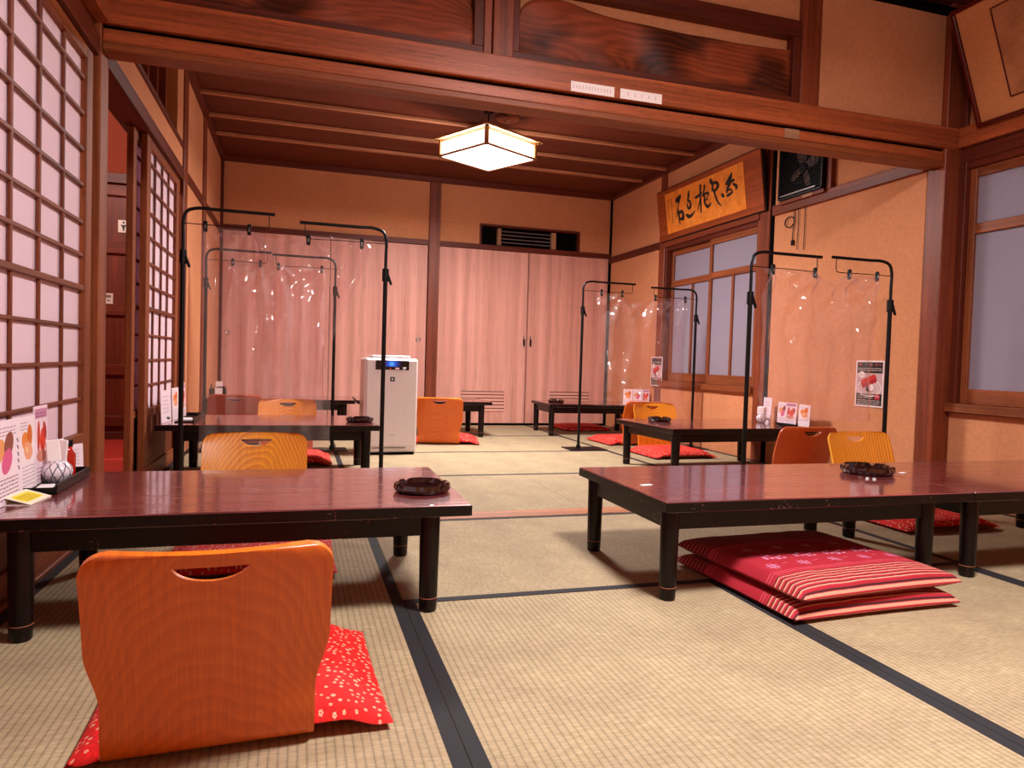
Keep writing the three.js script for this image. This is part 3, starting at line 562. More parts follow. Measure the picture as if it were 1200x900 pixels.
// ---- legless floor chairs of bent plywood
const chairGeo = (() => {
  const prof = new THREE.CatmullRomCurve3([[0.36, 0.013], [0.25, 0.011], [0.10, 0.011], [0.035, 0.012], [0.012, 0.021], [0.002, 0.05], [0.0, 0.10], [-0.008, 0.16], [-0.030, 0.25], [-0.070, 0.36]].map(([z, y]) => new THREE.Vector3(0, y, z)), false, 'centripetal');
  const len = prof.getLength(), ns = 84, nt = 30, th = 0.0105;
  const ss = []; for (let i = 0; i <= ns; i++) { const t = i / ns; ss.push(1 - Math.pow(1 - t, 1.35)); }
  const P = [], N = [], U = [], C = [];
  const pt = (s, t, side) => {
    const q = prof.getPointAt(clamp(s)), tg = prof.getTangentAt(clamp(s)); const nrm = new THREE.Vector3(0, -tg.z, tg.y); // towards the sitter
    const d = (1 - s) * len, fromFront = s * len, up = sstep(0.02, 0.3, q.y);
    let hw = mix(0.158, 0.178, sstep(0.10, 0.20, q.y)); const r = 0.042, r2 = 0.03;
    if (d < r) hw = hw - r + Math.sqrt(Math.max(0, r * r - (r - d) * (r - d)));
    if (fromFront < r2) hw = hw - r2 + Math.sqrt(Math.max(0, r2 * r2 - (r2 - fromFront) * (r2 - fromFront)));
    const bul = -0.03 * (1 - t * t) * up;
    return [t * hw, q.y + nrm.y * side * th / 2, q.z + nrm.z * side * th / 2 + bul, s * len];
  };
  const push = (a, c) => { P.push(a[0], a[1], a[2]); U.push(a[0] + 0.2, a[3]); C.push(...c); };
  const light = [1.25, 1.55, 1.9], one = [1, 1, 1];
  const quad = (a, b, c, d, k) => { push(a, k); push(b, k); push(c, k); push(a, k); push(c, k); push(d, k); };
  const T = (j) => -1 + 2 * j / nt;
  for (let i = 0; i < ns; i++) for (let j = 0; j < nt; j++) {
    quad(pt(ss[i], T(j), 1), pt(ss[i], T(j + 1), 1), pt(ss[i + 1], T(j + 1), 1), pt(ss[i + 1], T(j), 1), one);
    quad(pt(ss[i], T(j), -1), pt(ss[i + 1], T(j), -1), pt(ss[i + 1], T(j + 1), -1), pt(ss[i], T(j + 1), -1), one);
  }
  for (let i = 0; i < ns; i++) { quad(pt(ss[i], 1, 1), pt(ss[i], 1, -1), pt(ss[i + 1], 1, -1), pt(ss[i + 1], 1, 1), light); quad(pt(ss[i], -1, 1), pt(ss[i + 1], -1, 1), pt(ss[i + 1], -1, -1), pt(ss[i], -1, -1), light); }
  for (let j = 0; j < nt; j++) { quad(pt(1, T(j), 1), pt(1, T(j + 1), 1), pt(1, T(j + 1), -1), pt(1, T(j), -1), light); quad(pt(0, T(j), 1), pt(0, T(j), -1), pt(0, T(j + 1), -1), pt(0, T(j + 1), 1), light); }
  const g = new THREE.BufferGeometry(); g.setAttribute('position', new THREE.Float32BufferAttribute(P, 3)); g.setAttribute('uv', new THREE.Float32BufferAttribute(U, 2)); g.setAttribute('color', new THREE.Float32BufferAttribute(C, 3));
  // smooth normals on the faces: by grid differences
  g.computeVertexNormals();
  const key = new Map(), pa = g.attributes.position, na = g.attributes.normal, ca = g.attributes.color;
  for (let i = 0; i < pa.count; i++) { const k = [pa.getX(i), pa.getY(i), pa.getZ(i)].map((x) => x.toFixed(5)).join() + (ca.getX(i) > 1.1 ? 'e' : 'f'); const v = key.get(k) || key.set(k, new THREE.Vector3()).get(k); v.x += na.getX(i); v.y += na.getY(i); v.z += na.getZ(i); }
  for (let i = 0; i < pa.count; i++) { const k = [pa.getX(i), pa.getY(i), pa.getZ(i)].map((x) => x.toFixed(5)).join() + (ca.getX(i) > 1.1 ? 'e' : 'f'); const v = key.get(k); const l = v.length() || 1; na.setXYZ(i, v.x / l, v.y / l, v.z / l); }
  // grip hole, flat on top and bowed below
  const sh = new THREE.Shape(); sh.moveTo(-0.054, 0.337); sh.lineTo(0.054, 0.337); sh.bezierCurveTo(0.040, 0.305, -0.040, 0.305, -0.054, 0.337);
  const hg = new THREE.ExtrudeGeometry(sh, { depth: 0.3, bevelEnabled: false, curveSegments: 18 }).translate(0, 0, -0.2).toNonIndexed();
  hg.setAttribute('color', new THREE.Float32BufferAttribute(Array.from({ length: hg.attributes.position.count }, () => light).flat(), 3));
  const ev = new Evaluator(); ev.attributes = ['position', 'normal', 'uv', 'color']; ev.useGroups = false;
  const A = new Brush(g), B = new Brush(hg); A.updateMatrixWorld(); B.updateMatrixWorld();
  const out = ev.evaluate(A, B, SUBTRACTION).geometry; out.clearGroups(); return out;
})();
const cushionGeo = (w, d, t, { droop = 0, notch = 0, uvScale = 1, unit = false, bow = 0.018, seed = 1, sag = 0, box = 0 } = {}) => {
  const n = 36, P = [], U = [], I = [];
  for (const s of [1, -1]) for (let j = 0; j <= n; j++) for (let i = 0; i <= n; i++) {
    const u = -1 + 2 * i / n, v = -1 + 2 * j / n;
    let x = u * w / 2 * (1 - bow * (1 - v * v) * Math.abs(u)), z = v * d / 2 * (1 - bow * (1 - u * u) * Math.abs(v));
    const e = Math.pow(Math.max(0, (1 - Math.pow(Math.abs(u), 4)) * (1 - Math.pow(Math.abs(v), 4))), 0.42 - box);
    const wr = 0.10 * (vn(u * 5 + 40, v * 5 + 40, 99, 99, seed) - 0.5) + 0.06 * (vn(u * 14 + 40, v * 14 + 40, 199, 199, seed + 5) - 0.5);
    const seam = t * 0.30; let y = s > 0 ? seam + (t - seam) * e * (1 + wr) : seam - seam * Math.min(1, e * 1.25);
    if (sag) y -= sag * t * Math.exp(-(u * u + v * v) * 2.2) * (s > 0 ? 1 : 0);
    if (droop) y -= droop * sstep(0.165, 0.225, Math.abs(x));
    if (notch && v < 0) z += notch * (1 - sstep(0.148, 0.164, Math.abs(x))) * Math.pow(-v, 1.5);
    P.push(x, y, z); unit ? U.push(0.5 + u / 2, 0.5 - v / 2) : U.push(x * uvScale, z * uvScale);
  }
  const m = (n + 1) * (n + 1), id = (k, i, j) => k * m + j * (n + 1) + i;
  for (let j = 0; j < n; j++) for (let i = 0; i < n; i++) { I.push(id(0, i, j), id(0, i, j + 1), id(0, i + 1, j + 1), id(0, i, j), id(0, i + 1, j + 1), id(0, i + 1, j)); I.push(id(1, i, j), id(1, i + 1, j + 1), id(1, i, j + 1), id(1, i, j), id(1, i + 1, j), id(1, i + 1, j + 1)); }
  const g = new THREE.BufferGeometry(); g.setAttribute('position', new THREE.Float32BufferAttribute(P, 3)); g.setAttribute('uv', new THREE.Float32BufferAttribute(U, 2)); g.setIndex(I); g.computeVertexNormals();
  return g;
};
const seatCushion = cushionGeo(0.5, 0.43, 0.042, { droop: 0.017, seed: 3 });
const flatCushion = cushionGeo(0.48, 0.46, 0.05, { seed: 7 });
const CH = 'bent plywood floor chairs', CU = 'red blossom-print floor cushions';
function chair(label, x, z, turn, mat) { return solo('floor_chair', label, 'chair', chairGeo, mat, [x, 0, z], turn, CH); }
function cushion(label, x, z, turn, geo = seatCushion, y = 0) { return solo('floor_cushion', label, 'cushion', geo, M.redCloth, [x, y, z], turn, CU); }
const Pi = Math.PI;
// chairs: front is local +z
chair('orange plywood floor chair, back outermost, at the low table by the tall shoji', -0.122, -1.192, Pi + 0.05, M.plyShadedOrange);
cushion('red blossom-print cushion on the floor chair at the open side of the shoji-side table', -0.088, -1.418, Pi + 0.04, seatCushion, 0.017);
chair('amber floor chair with arched grain on the far side of the shoji-side table', -0.144, -2.63, 0, M.plyAmber);
cushion('red blossom-print cushion half under the shoji-side table, on its far side', -0.13, -2.32, 0, seatCushion, 0.017);
chair('orange floor chair behind the clear curtain, facing the table there', -0.065, -4.68, 0, M.plyAmber);
cushion('red cushion on the floor chair behind the table at the clear curtain', -0.05, -4.45, 0, seatCushion, 0.017);
chair('floor chair tinted brown for shade, seen through the clear curtains near the rear shoji wall', -0.42, -5.28, Pi, M.plyShadedBrown);
chair('orange-brown floor chair right beside the air purifier, its back turned', 1.02, -5.24, Pi - 0.2, M.plyShadedOrange);
cushion('red cushion on the floor chair beside the air purifier', 1.125, -5.445, Pi - 0.2, seatCushion, 0.017);
chair('orange floor chair facing the table under the calligraphy plaque', 2.60, -4.76, 0.02, M.plyAmber);
cushion('red cushion on the floor chair behind the table under the calligraphy plaque', 2.60, -4.55, 0.02, seatCushion, 0.017);
chair('orange floor chair back to back with another one, turned to the corner table', 2.635, -5.10, Pi + 0.05, M.plyShadedOrange);
cushion('red cushion on the floor chair turned to the rear corner table', 2.60, -5.32, Pi + 0.05, seatCushion, 0.017);
cushion('flat red cushion tucked under the rear corner table along the closet', 2.65, -6.42, 0, flatCushion);
chair('floor chair tinted red-brown for shade, pulled up to the table with the small menus, below the poster wall', 2.50, -3.06, Pi + 0.03, M.plyShadedBrown);
chair('amber straight-grained floor chair behind the joined tables, below the poster', 2.56, -2.665, 0, M.plyStraight);
cushion('red blossom-print cushion half under the joined tables by the window', 2.60, -2.44, 0, seatCushion, 0.017);
{
  const g = cushionGeo(0.57, 0.56, 0.05, { unit: true, bow: 0.03, seed: 11, box: 0.2 });
  solo('striped_cushion', 'lower of two red striped kasuri cushions stacked under the low table', 'cushion', g, M.stripeCloth, [1.485, 0, -1.765], 0.04, 'striped kasuri cushions');
  solo('striped_cushion', 'upper of two red striped kasuri cushions with hash marks, under the low table', 'cushion', g, M.stripeCloth, [1.497, 0.0505, -1.77], 0.07, 'striped kasuri cushions');
}

// ---- clear curtain stands and sheets
function stand(label, x, z, H, dir, bar, clips) {
  const o = thing('curtain_stand', label, 'stand', [x, 0, z], 0, 'black curtain stands');
  part('base_plate', cbox(0.30, 0.006, 0.20, 0.002), M.black, o, [dir * 0.05, 0.003, 0]); part('socket', new THREE.CylinderGeometry(0.015, 0.018, 0.03, 16), M.black, o, [0, 0.02, 0]);
  const cy = H - 0.22;
  part('lower_pole', new THREE.CylinderGeometry(0.0105, 0.0105, cy - 0.01, 14), M.black, o, [0, cy / 2 + 0.01, 0]);
  part('upper_pole', tube([[0, cy, 0], [0, H - 0.12, 0], [0, H - 0.055, 0], [dir * 0.014, H - 0.016, 0], [dir * 0.055, H, 0], [dir * 0.14, H, 0], [dir * bar, H, 0]], 0.0075, 40, 10), M.black, o);
  const c = part('clamp', new THREE.CylinderGeometry(0.016, 0.016, 0.06, 14), M.black, o, [0, cy, 0]); part('clamp_lever', cbox(0.012, 0.06, 0.012, 0.003), M.black, c, [dir * -0.0 + 0.018, -0.018, 0.006], [0, 0, 0.35]);
  part('rod', tube([[0, H - 0.07, 0], [dir * bar * 0.5, H - 0.07, 0], [dir * (bar - 0.03), H - 0.068, 0], [dir * (bar - 0.025), H - 0.06, 0], [dir * (bar - 0.025), H, 0]], 0.0022, 30, 6), M.black, o);
  for (const k of clips) { const cl = part('clip', cbox(0.018, 0.05, 0.016, 0.004), M.black, o, [dir * k, H - 0.078, 0]); part('clip_spring', cbox(0.008, 0.02, 0.019, 0.003), M.steel, cl, [0, -0.002, 0]); }
  return o;
}
const filmGroup = [];
function film(label, x0, x1, yt, yb, z, clips, { pinch = 0, sag = 0.03, seed = 1 } = {}) {
  const nx = 90, ny = 110, P = [], U = [], I = [];
  for (let j = 0; j <= ny; j++) for (let i = 0; i <= nx; i++) {
    const t = i / nx, s = j / ny; // s from the top down
    let x = x0 + (x1 - x0) * t; x -= pinch * t * sstep(0, 0.55, s);
    const mid = clips.length === 4 ? clamp((x - clips[1]) / (clips[2] - clips[1])) : 0;
    const top = yt - sag * 4 * mid * (1 - mid); const y = top + (yb - top) * s;
    let d = 0.016 * Math.sin(t * 34 + 3 * vn(t * 3 + 20, s * 2 + 20, 99, 99, seed)) * (1 - 0.5 * s) + 0.05 * (vn(t * 3.5 + 10, s * 2.5 + 10, 99, 99, seed + 2) - 0.5) * sstep(0, 0.2, s) + 0.012 * (vn(t * 16 + 10, s * 10 + 10, 99, 99, seed + 4) - 0.5);
    for (const c of clips) { const dx = x - c, dy = yt - y + 0.01, r = Math.hypot(dx, dy), a = Math.atan2(dx, dy); d += 0.028 * Math.sin(a * 9 + seed) * Math.exp(-r / 0.3) * sstep(0.0, 0.08, r); }
    d += 0.006 * Math.abs(Math.sin(t * 7 + s * 13 + 4 * vn(t * 4 + 5, s * 4 + 5, 99, 99, seed + 8)));
    P.push(x, y, d * sstep(0, 0.04, s)); U.push(x, y);
  }
  for (let j = 0; j < ny; j++) for (let i = 0; i < nx; i++) { const a = j * (nx + 1) + i; I.push(a, a + nx + 1, a + nx + 2, a, a + nx + 2, a + 1); }
  const g = new THREE.BufferGeometry(); g.setAttribute('position', new THREE.Float32BufferAttribute(P, 3)); g.setAttribute('uv', new THREE.Float32BufferAttribute(U, 2)); g.setIndex(I); g.computeVertexNormals();
  solo('clear_sheet', label, 'plastic sheet', g, M.film, [0, 0, z], 0, 'clear plastic sheets on stands');
}
stand('tall black curtain stand close to the rear shoji door, holding the nearer clear curtain', -0.505, -3.45, 1.29, 1, 0.385, [0.09, 0.275]);
stand('tall black curtain stand in front of the air purifier', 0.39, -3.45, 1.265, -1, 0.40, [0.115, 0.36]);
film('wrinkled clear plastic sheet in front of the shoji-side rear table', -0.43, 0.315, 1.21, 0.2, -3.45, [-0.415, -0.23, 0.03, 0.275], { pinch: 0.17, seed: 3 });
stand('thin black curtain stand behind the clear curtain next to the side wall', -0.59, -4.98, 1.32, 1, 0.40, [0.16, 0.33]);
stand('black curtain stand with its foot left of the air purifier', 0.225, -4.98, 1.31, -1, 0.41, [0.09, 0.37]);
film('second clear plastic sheet farther back by the rear shoji wall', -0.46, 0.16, 1.24, 0.25, -4.98, [-0.43, -0.26, -0.145, 0.135], { seed: 13 });
stand('black curtain stand on the open floor in front of the closet doors', 2.03, -4.93, 1.265, 1, 0.43, [0.15, 0.32]);
stand('black curtain stand in front of the window under the plaque', 2.995, -4.93, 1.25, -1, 0.40, [0.10, 0.36]);
film('clear plastic sheet by the rear corner, hung between closet and window', 2.14, 2.92, 1.185, 0.33, -4.93, [2.18, 2.35, 2.635, 2.895], { sag: 0.06, seed: 23 });
stand('black curtain stand between the joined tables and the menu table', 2.03, -2.87, 1.20, 1, 0.395, [0.12, 0.36]);
stand('black curtain stand next to the poster on the tan wall', 2.853, -2.87, 1.205, -1, 0.365, [0.09, 0.26]);
film('clear plastic sheet hung before the tan wall with the food poster', 2.10, 2.76, 1.125, 0.4, -2.87, [2.15, 2.39, 2.57, 2.74], { sag: 0.04, seed: 33 });

// ---- air purifier
{
  const o = thing('air_purifier', 'tall white air purifier with blue display on the rear mats', 'air purifier', [0.585, 0, -4.835], 0.03);
  part('body', cbox(0.355, 0.628, 0.25, 0.012), M.white, o, [0, 0.016 + 0.314, 0]); part('front_panel', cbox(0.332, 0.575, 0.014, 0.006), M.white, o, [0.003, 0.345, 0.128]);
  part('top_grille', cbox(0.255, 0.02, 0.2, 0.006), M.white, o, [0.0, 0.653, 0.005]); part('plinth', cbox(0.33, 0.018, 0.23, 0.002), M.void, o, [0, 0.009, 0]);
  part('panel_seam', cbox(0.225, 0.004, 0.002, 0), M.void, o, [-0.01, 0.048, 0.1352]); part('latch_mark', cbox(0.045, 0.003, 0.002, 0), M.steel, o, [0.005, 0.135, 0.1355]); part('latch_mark', cbox(0.014, 0.003, 0.002, 0), M.steel, o, [0.095, 0.265, 0.1355]);
  const disp = canvasTex(256, 72, (g, W, H) => { g.fillStyle = '#070709'; g.fillRect(0, 0, W, H); const r = g.createRadialGradient(122, 26, 4, 122, 26, 70); r.addColorStop(0, '#58b8ff'); r.addColorStop(0.35, '#1f55d8'); r.addColorStop(1, '#08102e'); g.fillStyle = r; g.fillRect(56, 4, 138, 44); g.fillStyle = '#d03028'; g.fillRect(106, 58, 12, 8); g.fillStyle = '#c89aa0'; g.fillRect(150, 54, 30, 13); g.fillStyle = '#ffffff'; g.font = 'bold 26px sans-serif'; g.fillText('1P', 204, 68); });
  part('display', cbox(0.222, 0.062, 0.003, 0, [0, 0]), std({ map: disp, emissive: 0xffffff, emissiveMap: disp, emissiveIntensity: 0.5, roughness: 0.2 }), o, [0.003, 0.598, 0.1355]).userData.label = 'black display window with blue glow';
  const dm = o.children[o.children.length - 1].geometry; for (let i = 0; i < dm.attributes.uv.count; i++) dm.attributes.uv.setXY(i, dm.attributes.position.getX(i) / 0.222 + 0.5, dm.attributes.position.getY(i) / 0.062 + 0.5);
  const logo = canvasTex(64, 64, (g) => { g.fillStyle = '#0c0c0e'; g.fillRect(0, 0, 64, 64); g.fillStyle = '#d8d4d4'; for (const [x, y, r] of [[26, 24, 8], [38, 22, 6], [34, 34, 9], [24, 40, 6], [38, 44, 5]]) { g.beginPath(); g.arc(x, y, r, 0, 7); g.fill(); } });
  const lg = cbox(0.03, 0.03, 0.002, 0); for (let i = 0; i < lg.attributes.uv.count; i++) lg.attributes.uv.setXY(i, lg.attributes.position.getX(i) / 0.03 + 0.5, lg.attributes.position.getY(i) / 0.03 + 0.5);
  part('emblem', lg, std({ map: logo, roughness: 0.4 }), o, [0.005, 0.505, 0.1355]);
}

// ---- ashtrays
{
  const prof = [[0.0, 0.006], [0.052, 0.007], [0.06, 0.014], [0.064, 0.024], [0.07, 0.027], [0.078, 0.024], [0.08, 0.012], [0.074, 0.003], [0.066, 0.0], [0.0, 0.0]], n = 48, P = [], I = [];
  prof.forEach(([r, y], k) => { for (let i = 0; i < n; i++) { const a = i / n * 2 * Pi; const f = k > 2 && k < 8 ? 1 + 0.03 * Math.abs(Math.sin(a * 8)) - 0.03 : 1; const no = (k === 3 || k === 4 || k === 5) ? -0.009 * Math.pow(Math.max(0, Math.cos(a * 4)), 14) : 0; P.push(Math.cos(a) * r * f, y + no, Math.sin(a) * r * f); } });
  for (let k = 0; k < prof.length - 1; k++) for (let i = 0; i < n; i++) { const a = k * n + i, b = k * n + (i + 1) % n; I.push(a, b, b + n, a, b + n, a + n); }
  let g = new THREE.BufferGeometry(); g.setAttribute('position', new THREE.Float32BufferAttribute(P, 3)); g.setIndex(I); g = g.toNonIndexed(); g.computeVertexNormals();
  const G = 'dark glass ashtrays';
  const tray = (label, x, y, z, s = 1) => { const m = solo('ashtray', label, 'ashtray', g, M.ashGlass, [x, y, z], 0.2 + x, G); m.scale.setScalar(s); };
  tray('dark cut-glass ashtray on the shoji-side table in front of the amber chair', 0.335, 0.28, -1.94);
  tray('dark cut-glass ashtray on the table above the striped cushions', 1.99, 0.28, -2.07, 1.15);
  tray('dark cut-glass ashtray on the table behind the clear curtain', 0.325, 0.29, -3.95, 0.95);
  tray('dark cut-glass ashtray on the table under the calligraphy plaque', 2.24, 0.29, -4.08, 0.95);
  tray('dark cut-glass ashtray on the rear corner table', 2.25, 0.285, -6.03, 0.95);
}

// ---- prints
const textLines = (g, x, y, w, n, step, color = '#3a2c34', lw = 3) => { g.strokeStyle = color; g.lineWidth = lw; for (let i = 0; i < n; i++) { let px = x; while (px < x + w) { const l = 5 + rnd() * 12; g.beginPath(); g.moveTo(px, y + i * step + (rnd() - 0.5) * 3); g.lineTo(Math.min(px + l, x + w), y + i * step + (rnd() - 0.5) * 3); g.stroke(); px += l + 4; } } };
const blob = (g, x, y, rx, ry, a, c) => { g.fillStyle = c; g.beginPath(); g.ellipse(x, y, rx, ry, a, 0, 7); g.fill(); };
const menus = [
  canvasTex(160, 280, (g, W, H) => { g.fillStyle = '#f3dfe8'; g.fillRect(0, 0, W, H); textLines(g, 18, 26, 120, 3, 12, '#8a6c86'); blob(g, 46, 98, 26, 40, 0.4, '#e39a5c'); blob(g, 96, 84, 24, 44, 0.3, '#8c4a3c'); blob(g, 82, 138, 26, 44, 0.4, '#d9578a'); textLines(g, 20, 196, 120, 6, 13, '#6a3f63', 4); g.strokeStyle = '#4a2c44'; g.lineWidth = 6; for (let i = 0; i < 5; i++) { g.beginPath(); g.moveTo(142, 70 + i * 24); g.lineTo(148, 84 + i * 24); g.stroke(); } }),
  canvasTex(160, 280, (g, W, H) => { g.fillStyle = '#f4e2e6'; g.fillRect(0, 0, W, H); textLines(g, 16, 22, 70, 3, 12, '#83708e'); blob(g, 58, 92, 36, 34, 0.4, '#e8862e'); blob(g, 104, 76, 26, 44, 0.1, '#d96b1c'); blob(g, 84, 132, 44, 34, 0.2, '#e99a6c'); blob(g, 72, 128, 14, 12, 0, '#f3c07c'); textLines(g, 16, 190, 126, 6, 14, '#8d6a86'); }),
  canvasTex(160, 280, (g, W, H) => { g.fillStyle = '#efd6e0'; g.fillRect(0, 0, W, H); g.fillStyle = '#c887a8'; g.fillRect(8, 10, 144, 34); textLines(g, 16, 26, 120, 2, 11, '#4c2a48'); blob(g, 44, 108, 16, 56, 0.1, '#c93a20'); blob(g, 92, 126, 34, 44, 0.2, '#e2402c'); blob(g, 120, 92, 20, 34, -0.3, '#b83028'); blob(g, 74, 182, 56, 22, 0, '#d98c7a'); textLines(g, 16, 224, 126, 4, 13, '#5a3c4c'); }),
  canvasTex(160, 280, (g, W, H) => { g.fillStyle = '#f2e0ea'; g.fillRect(0, 0, W, H); for (let i = 0; i < 5; i++) textLines(g, 30, 50 + i * 34, 90, 2, 10, '#a06a8a'); blob(g, 110, 248, 30, 12, 0.3, '#4a4048'); }),
];
const poster = canvasTex(256, 340, (g, W, H) => {
  g.fillStyle = '#efdcdc'; g.fillRect(0, 0, W, H); g.fillStyle = '#17100f'; g.fillRect(12, 12, W - 24, H - 24);
  g.fillStyle = '#c9a6a8'; g.fillRect(12, 92, W - 24, 150);
  for (const [x, c] of [[24, '#a83430'], [84, '#3c4c5c'], [124, '#a04048'], [172, '#8e3a40'], [206, '#7c3438']]) { g.fillStyle = c; g.fillRect(x, 22, 26, 14); }
  textLines(g, 20, 58, 216, 2, 14, '#e8d8d4', 5); g.strokeStyle = '#efe4e2'; g.lineWidth = 7; g.beginPath(); g.ellipse(128, 200, 104, 62, 0, 0, 7); g.stroke(); g.lineWidth = 3; g.beginPath(); g.ellipse(128, 204, 80, 44, 0, 0, 7); g.stroke();
  g.save(); g.translate(122, 148); g.rotate(-0.38); g.fillStyle = '#a3161c'; g.beginPath(); g.roundRect(-72, -26, 144, 60, 18); g.fill(); g.fillStyle = '#c92a2a'; g.beginPath(); g.roundRect(-66, -28, 136, 34, 14); g.fill(); g.restore();
  blob(g, 132, 208, 34, 22, 0, '#2a1814'); blob(g, 146, 198, 22, 26, 0.2, '#e8d2d0'); blob(g, 56, 104, 28, 24, 0, '#f2e6e6'); textLines(g, 40, 100, 32, 2, 10, '#6c4c54');
  g.fillStyle = '#b83040'; g.fillRect(180, 246, 46, 36); g.fillStyle = '#f0d8d8'; g.fillRect(186, 258, 34, 4); textLines(g, 26, 256, 140, 2, 16, '#d8c0bc', 6); textLines(g, 22, 292, 206, 3, 13, '#e0ccc8', 5);
});
const facing = (g, w, h) => { const p = g.attributes.position, n = g.attributes.normal, u = g.attributes.uv; for (let i = 0; i < p.count; i++) Math.abs(n.getZ(i)) > 0.7 ? u.setXY(i, clamp(p.getX(i) / w + 0.5), clamp(p.getY(i) / h + 0.5)) : u.setXY(i, 0.02, 0.98); return g; };
const card = (name, label, cat, w, h, map, pos, turn, lean = 0, group) => { const m = solo(name, label, cat, facing(cbox(w, h, 0.003, 0.0004), w, h), std({ map, roughness: 0.35 }), [pos[0], pos[1] + h / 2 * Math.cos(lean) + 0.001, pos[2]], 0, group); m.rotation.set(-lean, turn, 0, 'YXZ'); return m; };
const G_MENU = 'standing menu cards';
// shoji-side front table
card('menu_card', 'menu card with orange, brown and pink ice pops on the shoji-side table', 'menu card', 0.175, 0.195, menus[0], [-0.65, 0.28, -1.905], Pi / 2, 0.05, G_MENU);
card('menu_card', 'menu card with an orange dish behind the black tray by the tall shoji', 'menu card', 0.105, 0.185, menus[1], [-0.654, 0.287, -2.052], Pi / 2, 0.04, G_MENU);
card('menu_card', 'menu card with red food and a mauve header by the tall shoji', 'menu card', 0.10, 0.205, menus[2], [-0.656, 0.287, -2.158], Pi / 2, 0.03, G_MENU);
card('menu_card', 'pale text-only card leaning past the tray against the shoji frame', 'menu card', 0.06, 0.085, menus[3], [-0.628, 0.28, -2.35], Pi / 2 - 0.5, 0.05, G_MENU);
{
  const t = thing('condiment_tray', 'black rectangular tray on the shoji-side table', 'tray', [-0.622, 0.28, -2.16], 0.01);
slab('tray_floor', M.black, t, -0.044, 0.044, 0.001, 0.006, -0.15, 0.15); slab('rim', M.black, t, 0.040, 0.045, 0.001, 0.026, -0.15, 0.15); slab('rim', M.black, t, -0.045, -0.040, 0.001, 0.026, -0.15, 0.15); slab('rim', M.black, t, -0.040, 0.040, 0.001, 0.018, 0.145, 0.15); slab('rim', M.black, t, -0.040, 0.040, 0.001, 0.026, -0.15, -0.145);
  solo('towel_packet', 'folded white towel packet lying in the black tray', 'packet', cbox(0.035, 0.008, 0.09, 0.003), M.whitePaper, [-0.622, 0.2865, -2.07], 0.1);
  solo('white_spoon', 'white spoon handle sticking out beside the black tray', 'spoon', (() => { const g = new THREE.CapsuleGeometry(0.007, 0.05, 4, 10); g.rotateX(Pi / 2); g.scale(1, 0.6, 1); return g; })(), M.white, [-0.638, 0.2845, -1.965], 0.5);
  const net = canvasTex(512, 256, (g, W, H) => { g.fillStyle = '#ece2ea'; g.fillRect(0, 0, W, H); g.strokeStyle = '#34304c'; g.lineWidth = 5; const n = 10, st = W / n, rh = 44; for (let r = -1; r < 7; r++) for (let i = -1; i <= n; i++) { const x = i * st + (mod(r, 2) ? st / 2 : 0), y = r * rh; g.beginPath(); g.moveTo(x, y); g.quadraticCurveTo(x + st / 2 - 14, y + 8, x + st / 2, y + rh); g.moveTo(x + st, y); g.quadraticCurveTo(x + st / 2 + 14, y + 8, x + st / 2, y + rh); g.stroke(); } });
  const pot = (label, pos, s = 1) => {
    const o = thing('toothpick_pot', label, 'pot', pos);
    const pr = [[0, 0], [0.022, 0], [0.026, 0.003], [0.039, 0.02], [0.0425, 0.034], [0.039, 0.048], [0.028, 0.06], [0.0255, 0.063], [0.0255, 0.067], [0.022, 0.067], [0.022, 0.05], [0, 0.05]].map((q) => new THREE.Vector2(q[0], q[1]));
    part('jar', new THREE.LatheGeometry(pr, 40), phys({ map: net, roughness: 0.15, clearcoat: 0.8 }), o); o.scale.setScalar(s); return o;
  };
  pot('round white pot with blue net pattern in the black tray by the shoji', [-0.62, 0.2865, -2.165], 0.88);
  const nap = cushionGeo; let k = 0;
  for (const [dx, dz, r, tl, sd] of [[-0.010, 0.006, 0.4, 0.15, 'on the side of the menu cards'], [0.010, -0.004, -0.3, -0.18, 'on the side away from the shoji'], [0.002, -0.014, 1.2, 0.12, 'next to the red bottle']]) { const m = solo('paper_napkin', 'folded white napkin in the net-patterned pot, ' + sd, 'napkin', cbox(0.032, 0.07, 0.007, 0.003), M.whitePaper, [-0.62 + dx * 0.8, 0.366, -2.165 + dz], r, 'napkins in the net-patterned pot'); m.rotation.z = tl * 0.5; }
  const b = thing('sauce_bottle', 'small red sauce bottle with black cap behind the net-patterned pot', 'bottle', [-0.622, 0.2865, -2.262]);
  part('bottle_body', new THREE.LatheGeometry([[0, 0], [0.018, 0], [0.02, 0.004], [0.02, 0.06], [0.012, 0.075], [0.012, 0.085], [0, 0.085]].map((q) => new THREE.Vector2(...q)), 20), phys({ color: col(176, 32, 22), roughness: 0.15, clearcoat: 0.6 }), b); part('cap', new THREE.CylinderGeometry(0.013, 0.013, 0.018, 16), M.black, b, [0, 0.094, 0]);
  const ytex = canvasTex(256, 160, (g, W, H) => { g.fillStyle = '#f0e4c8'; g.fillRect(0, 0, W, H); g.fillStyle = '#f2d21c'; g.beginPath(); g.roundRect(22, 28, 206, 100, 30); g.fill(); textLines(g, 48, 56, 150, 4, 18, '#3c3420', 6); });
  const yc = thing('yellow_note', 'small folded card with yellow print lying before the menu cards', 'card', [-0.615, 0.28, -1.935], Pi / 2 - 0.1);
  const y1 = facing(cbox(0.11, 0.06, 0.0015, 0), 0.11, 0.06); part('printed_face', y1, std({ map: ytex, roughness: 0.6 }), yc, [0, 0.0105, 0.0], [-Pi / 2 + 0.28, 0, 0]); part('folded_back', cbox(0.11, 0.0012, 0.056, 0), M.whitePaper, yc, [0, 0.0008, 0.0]);

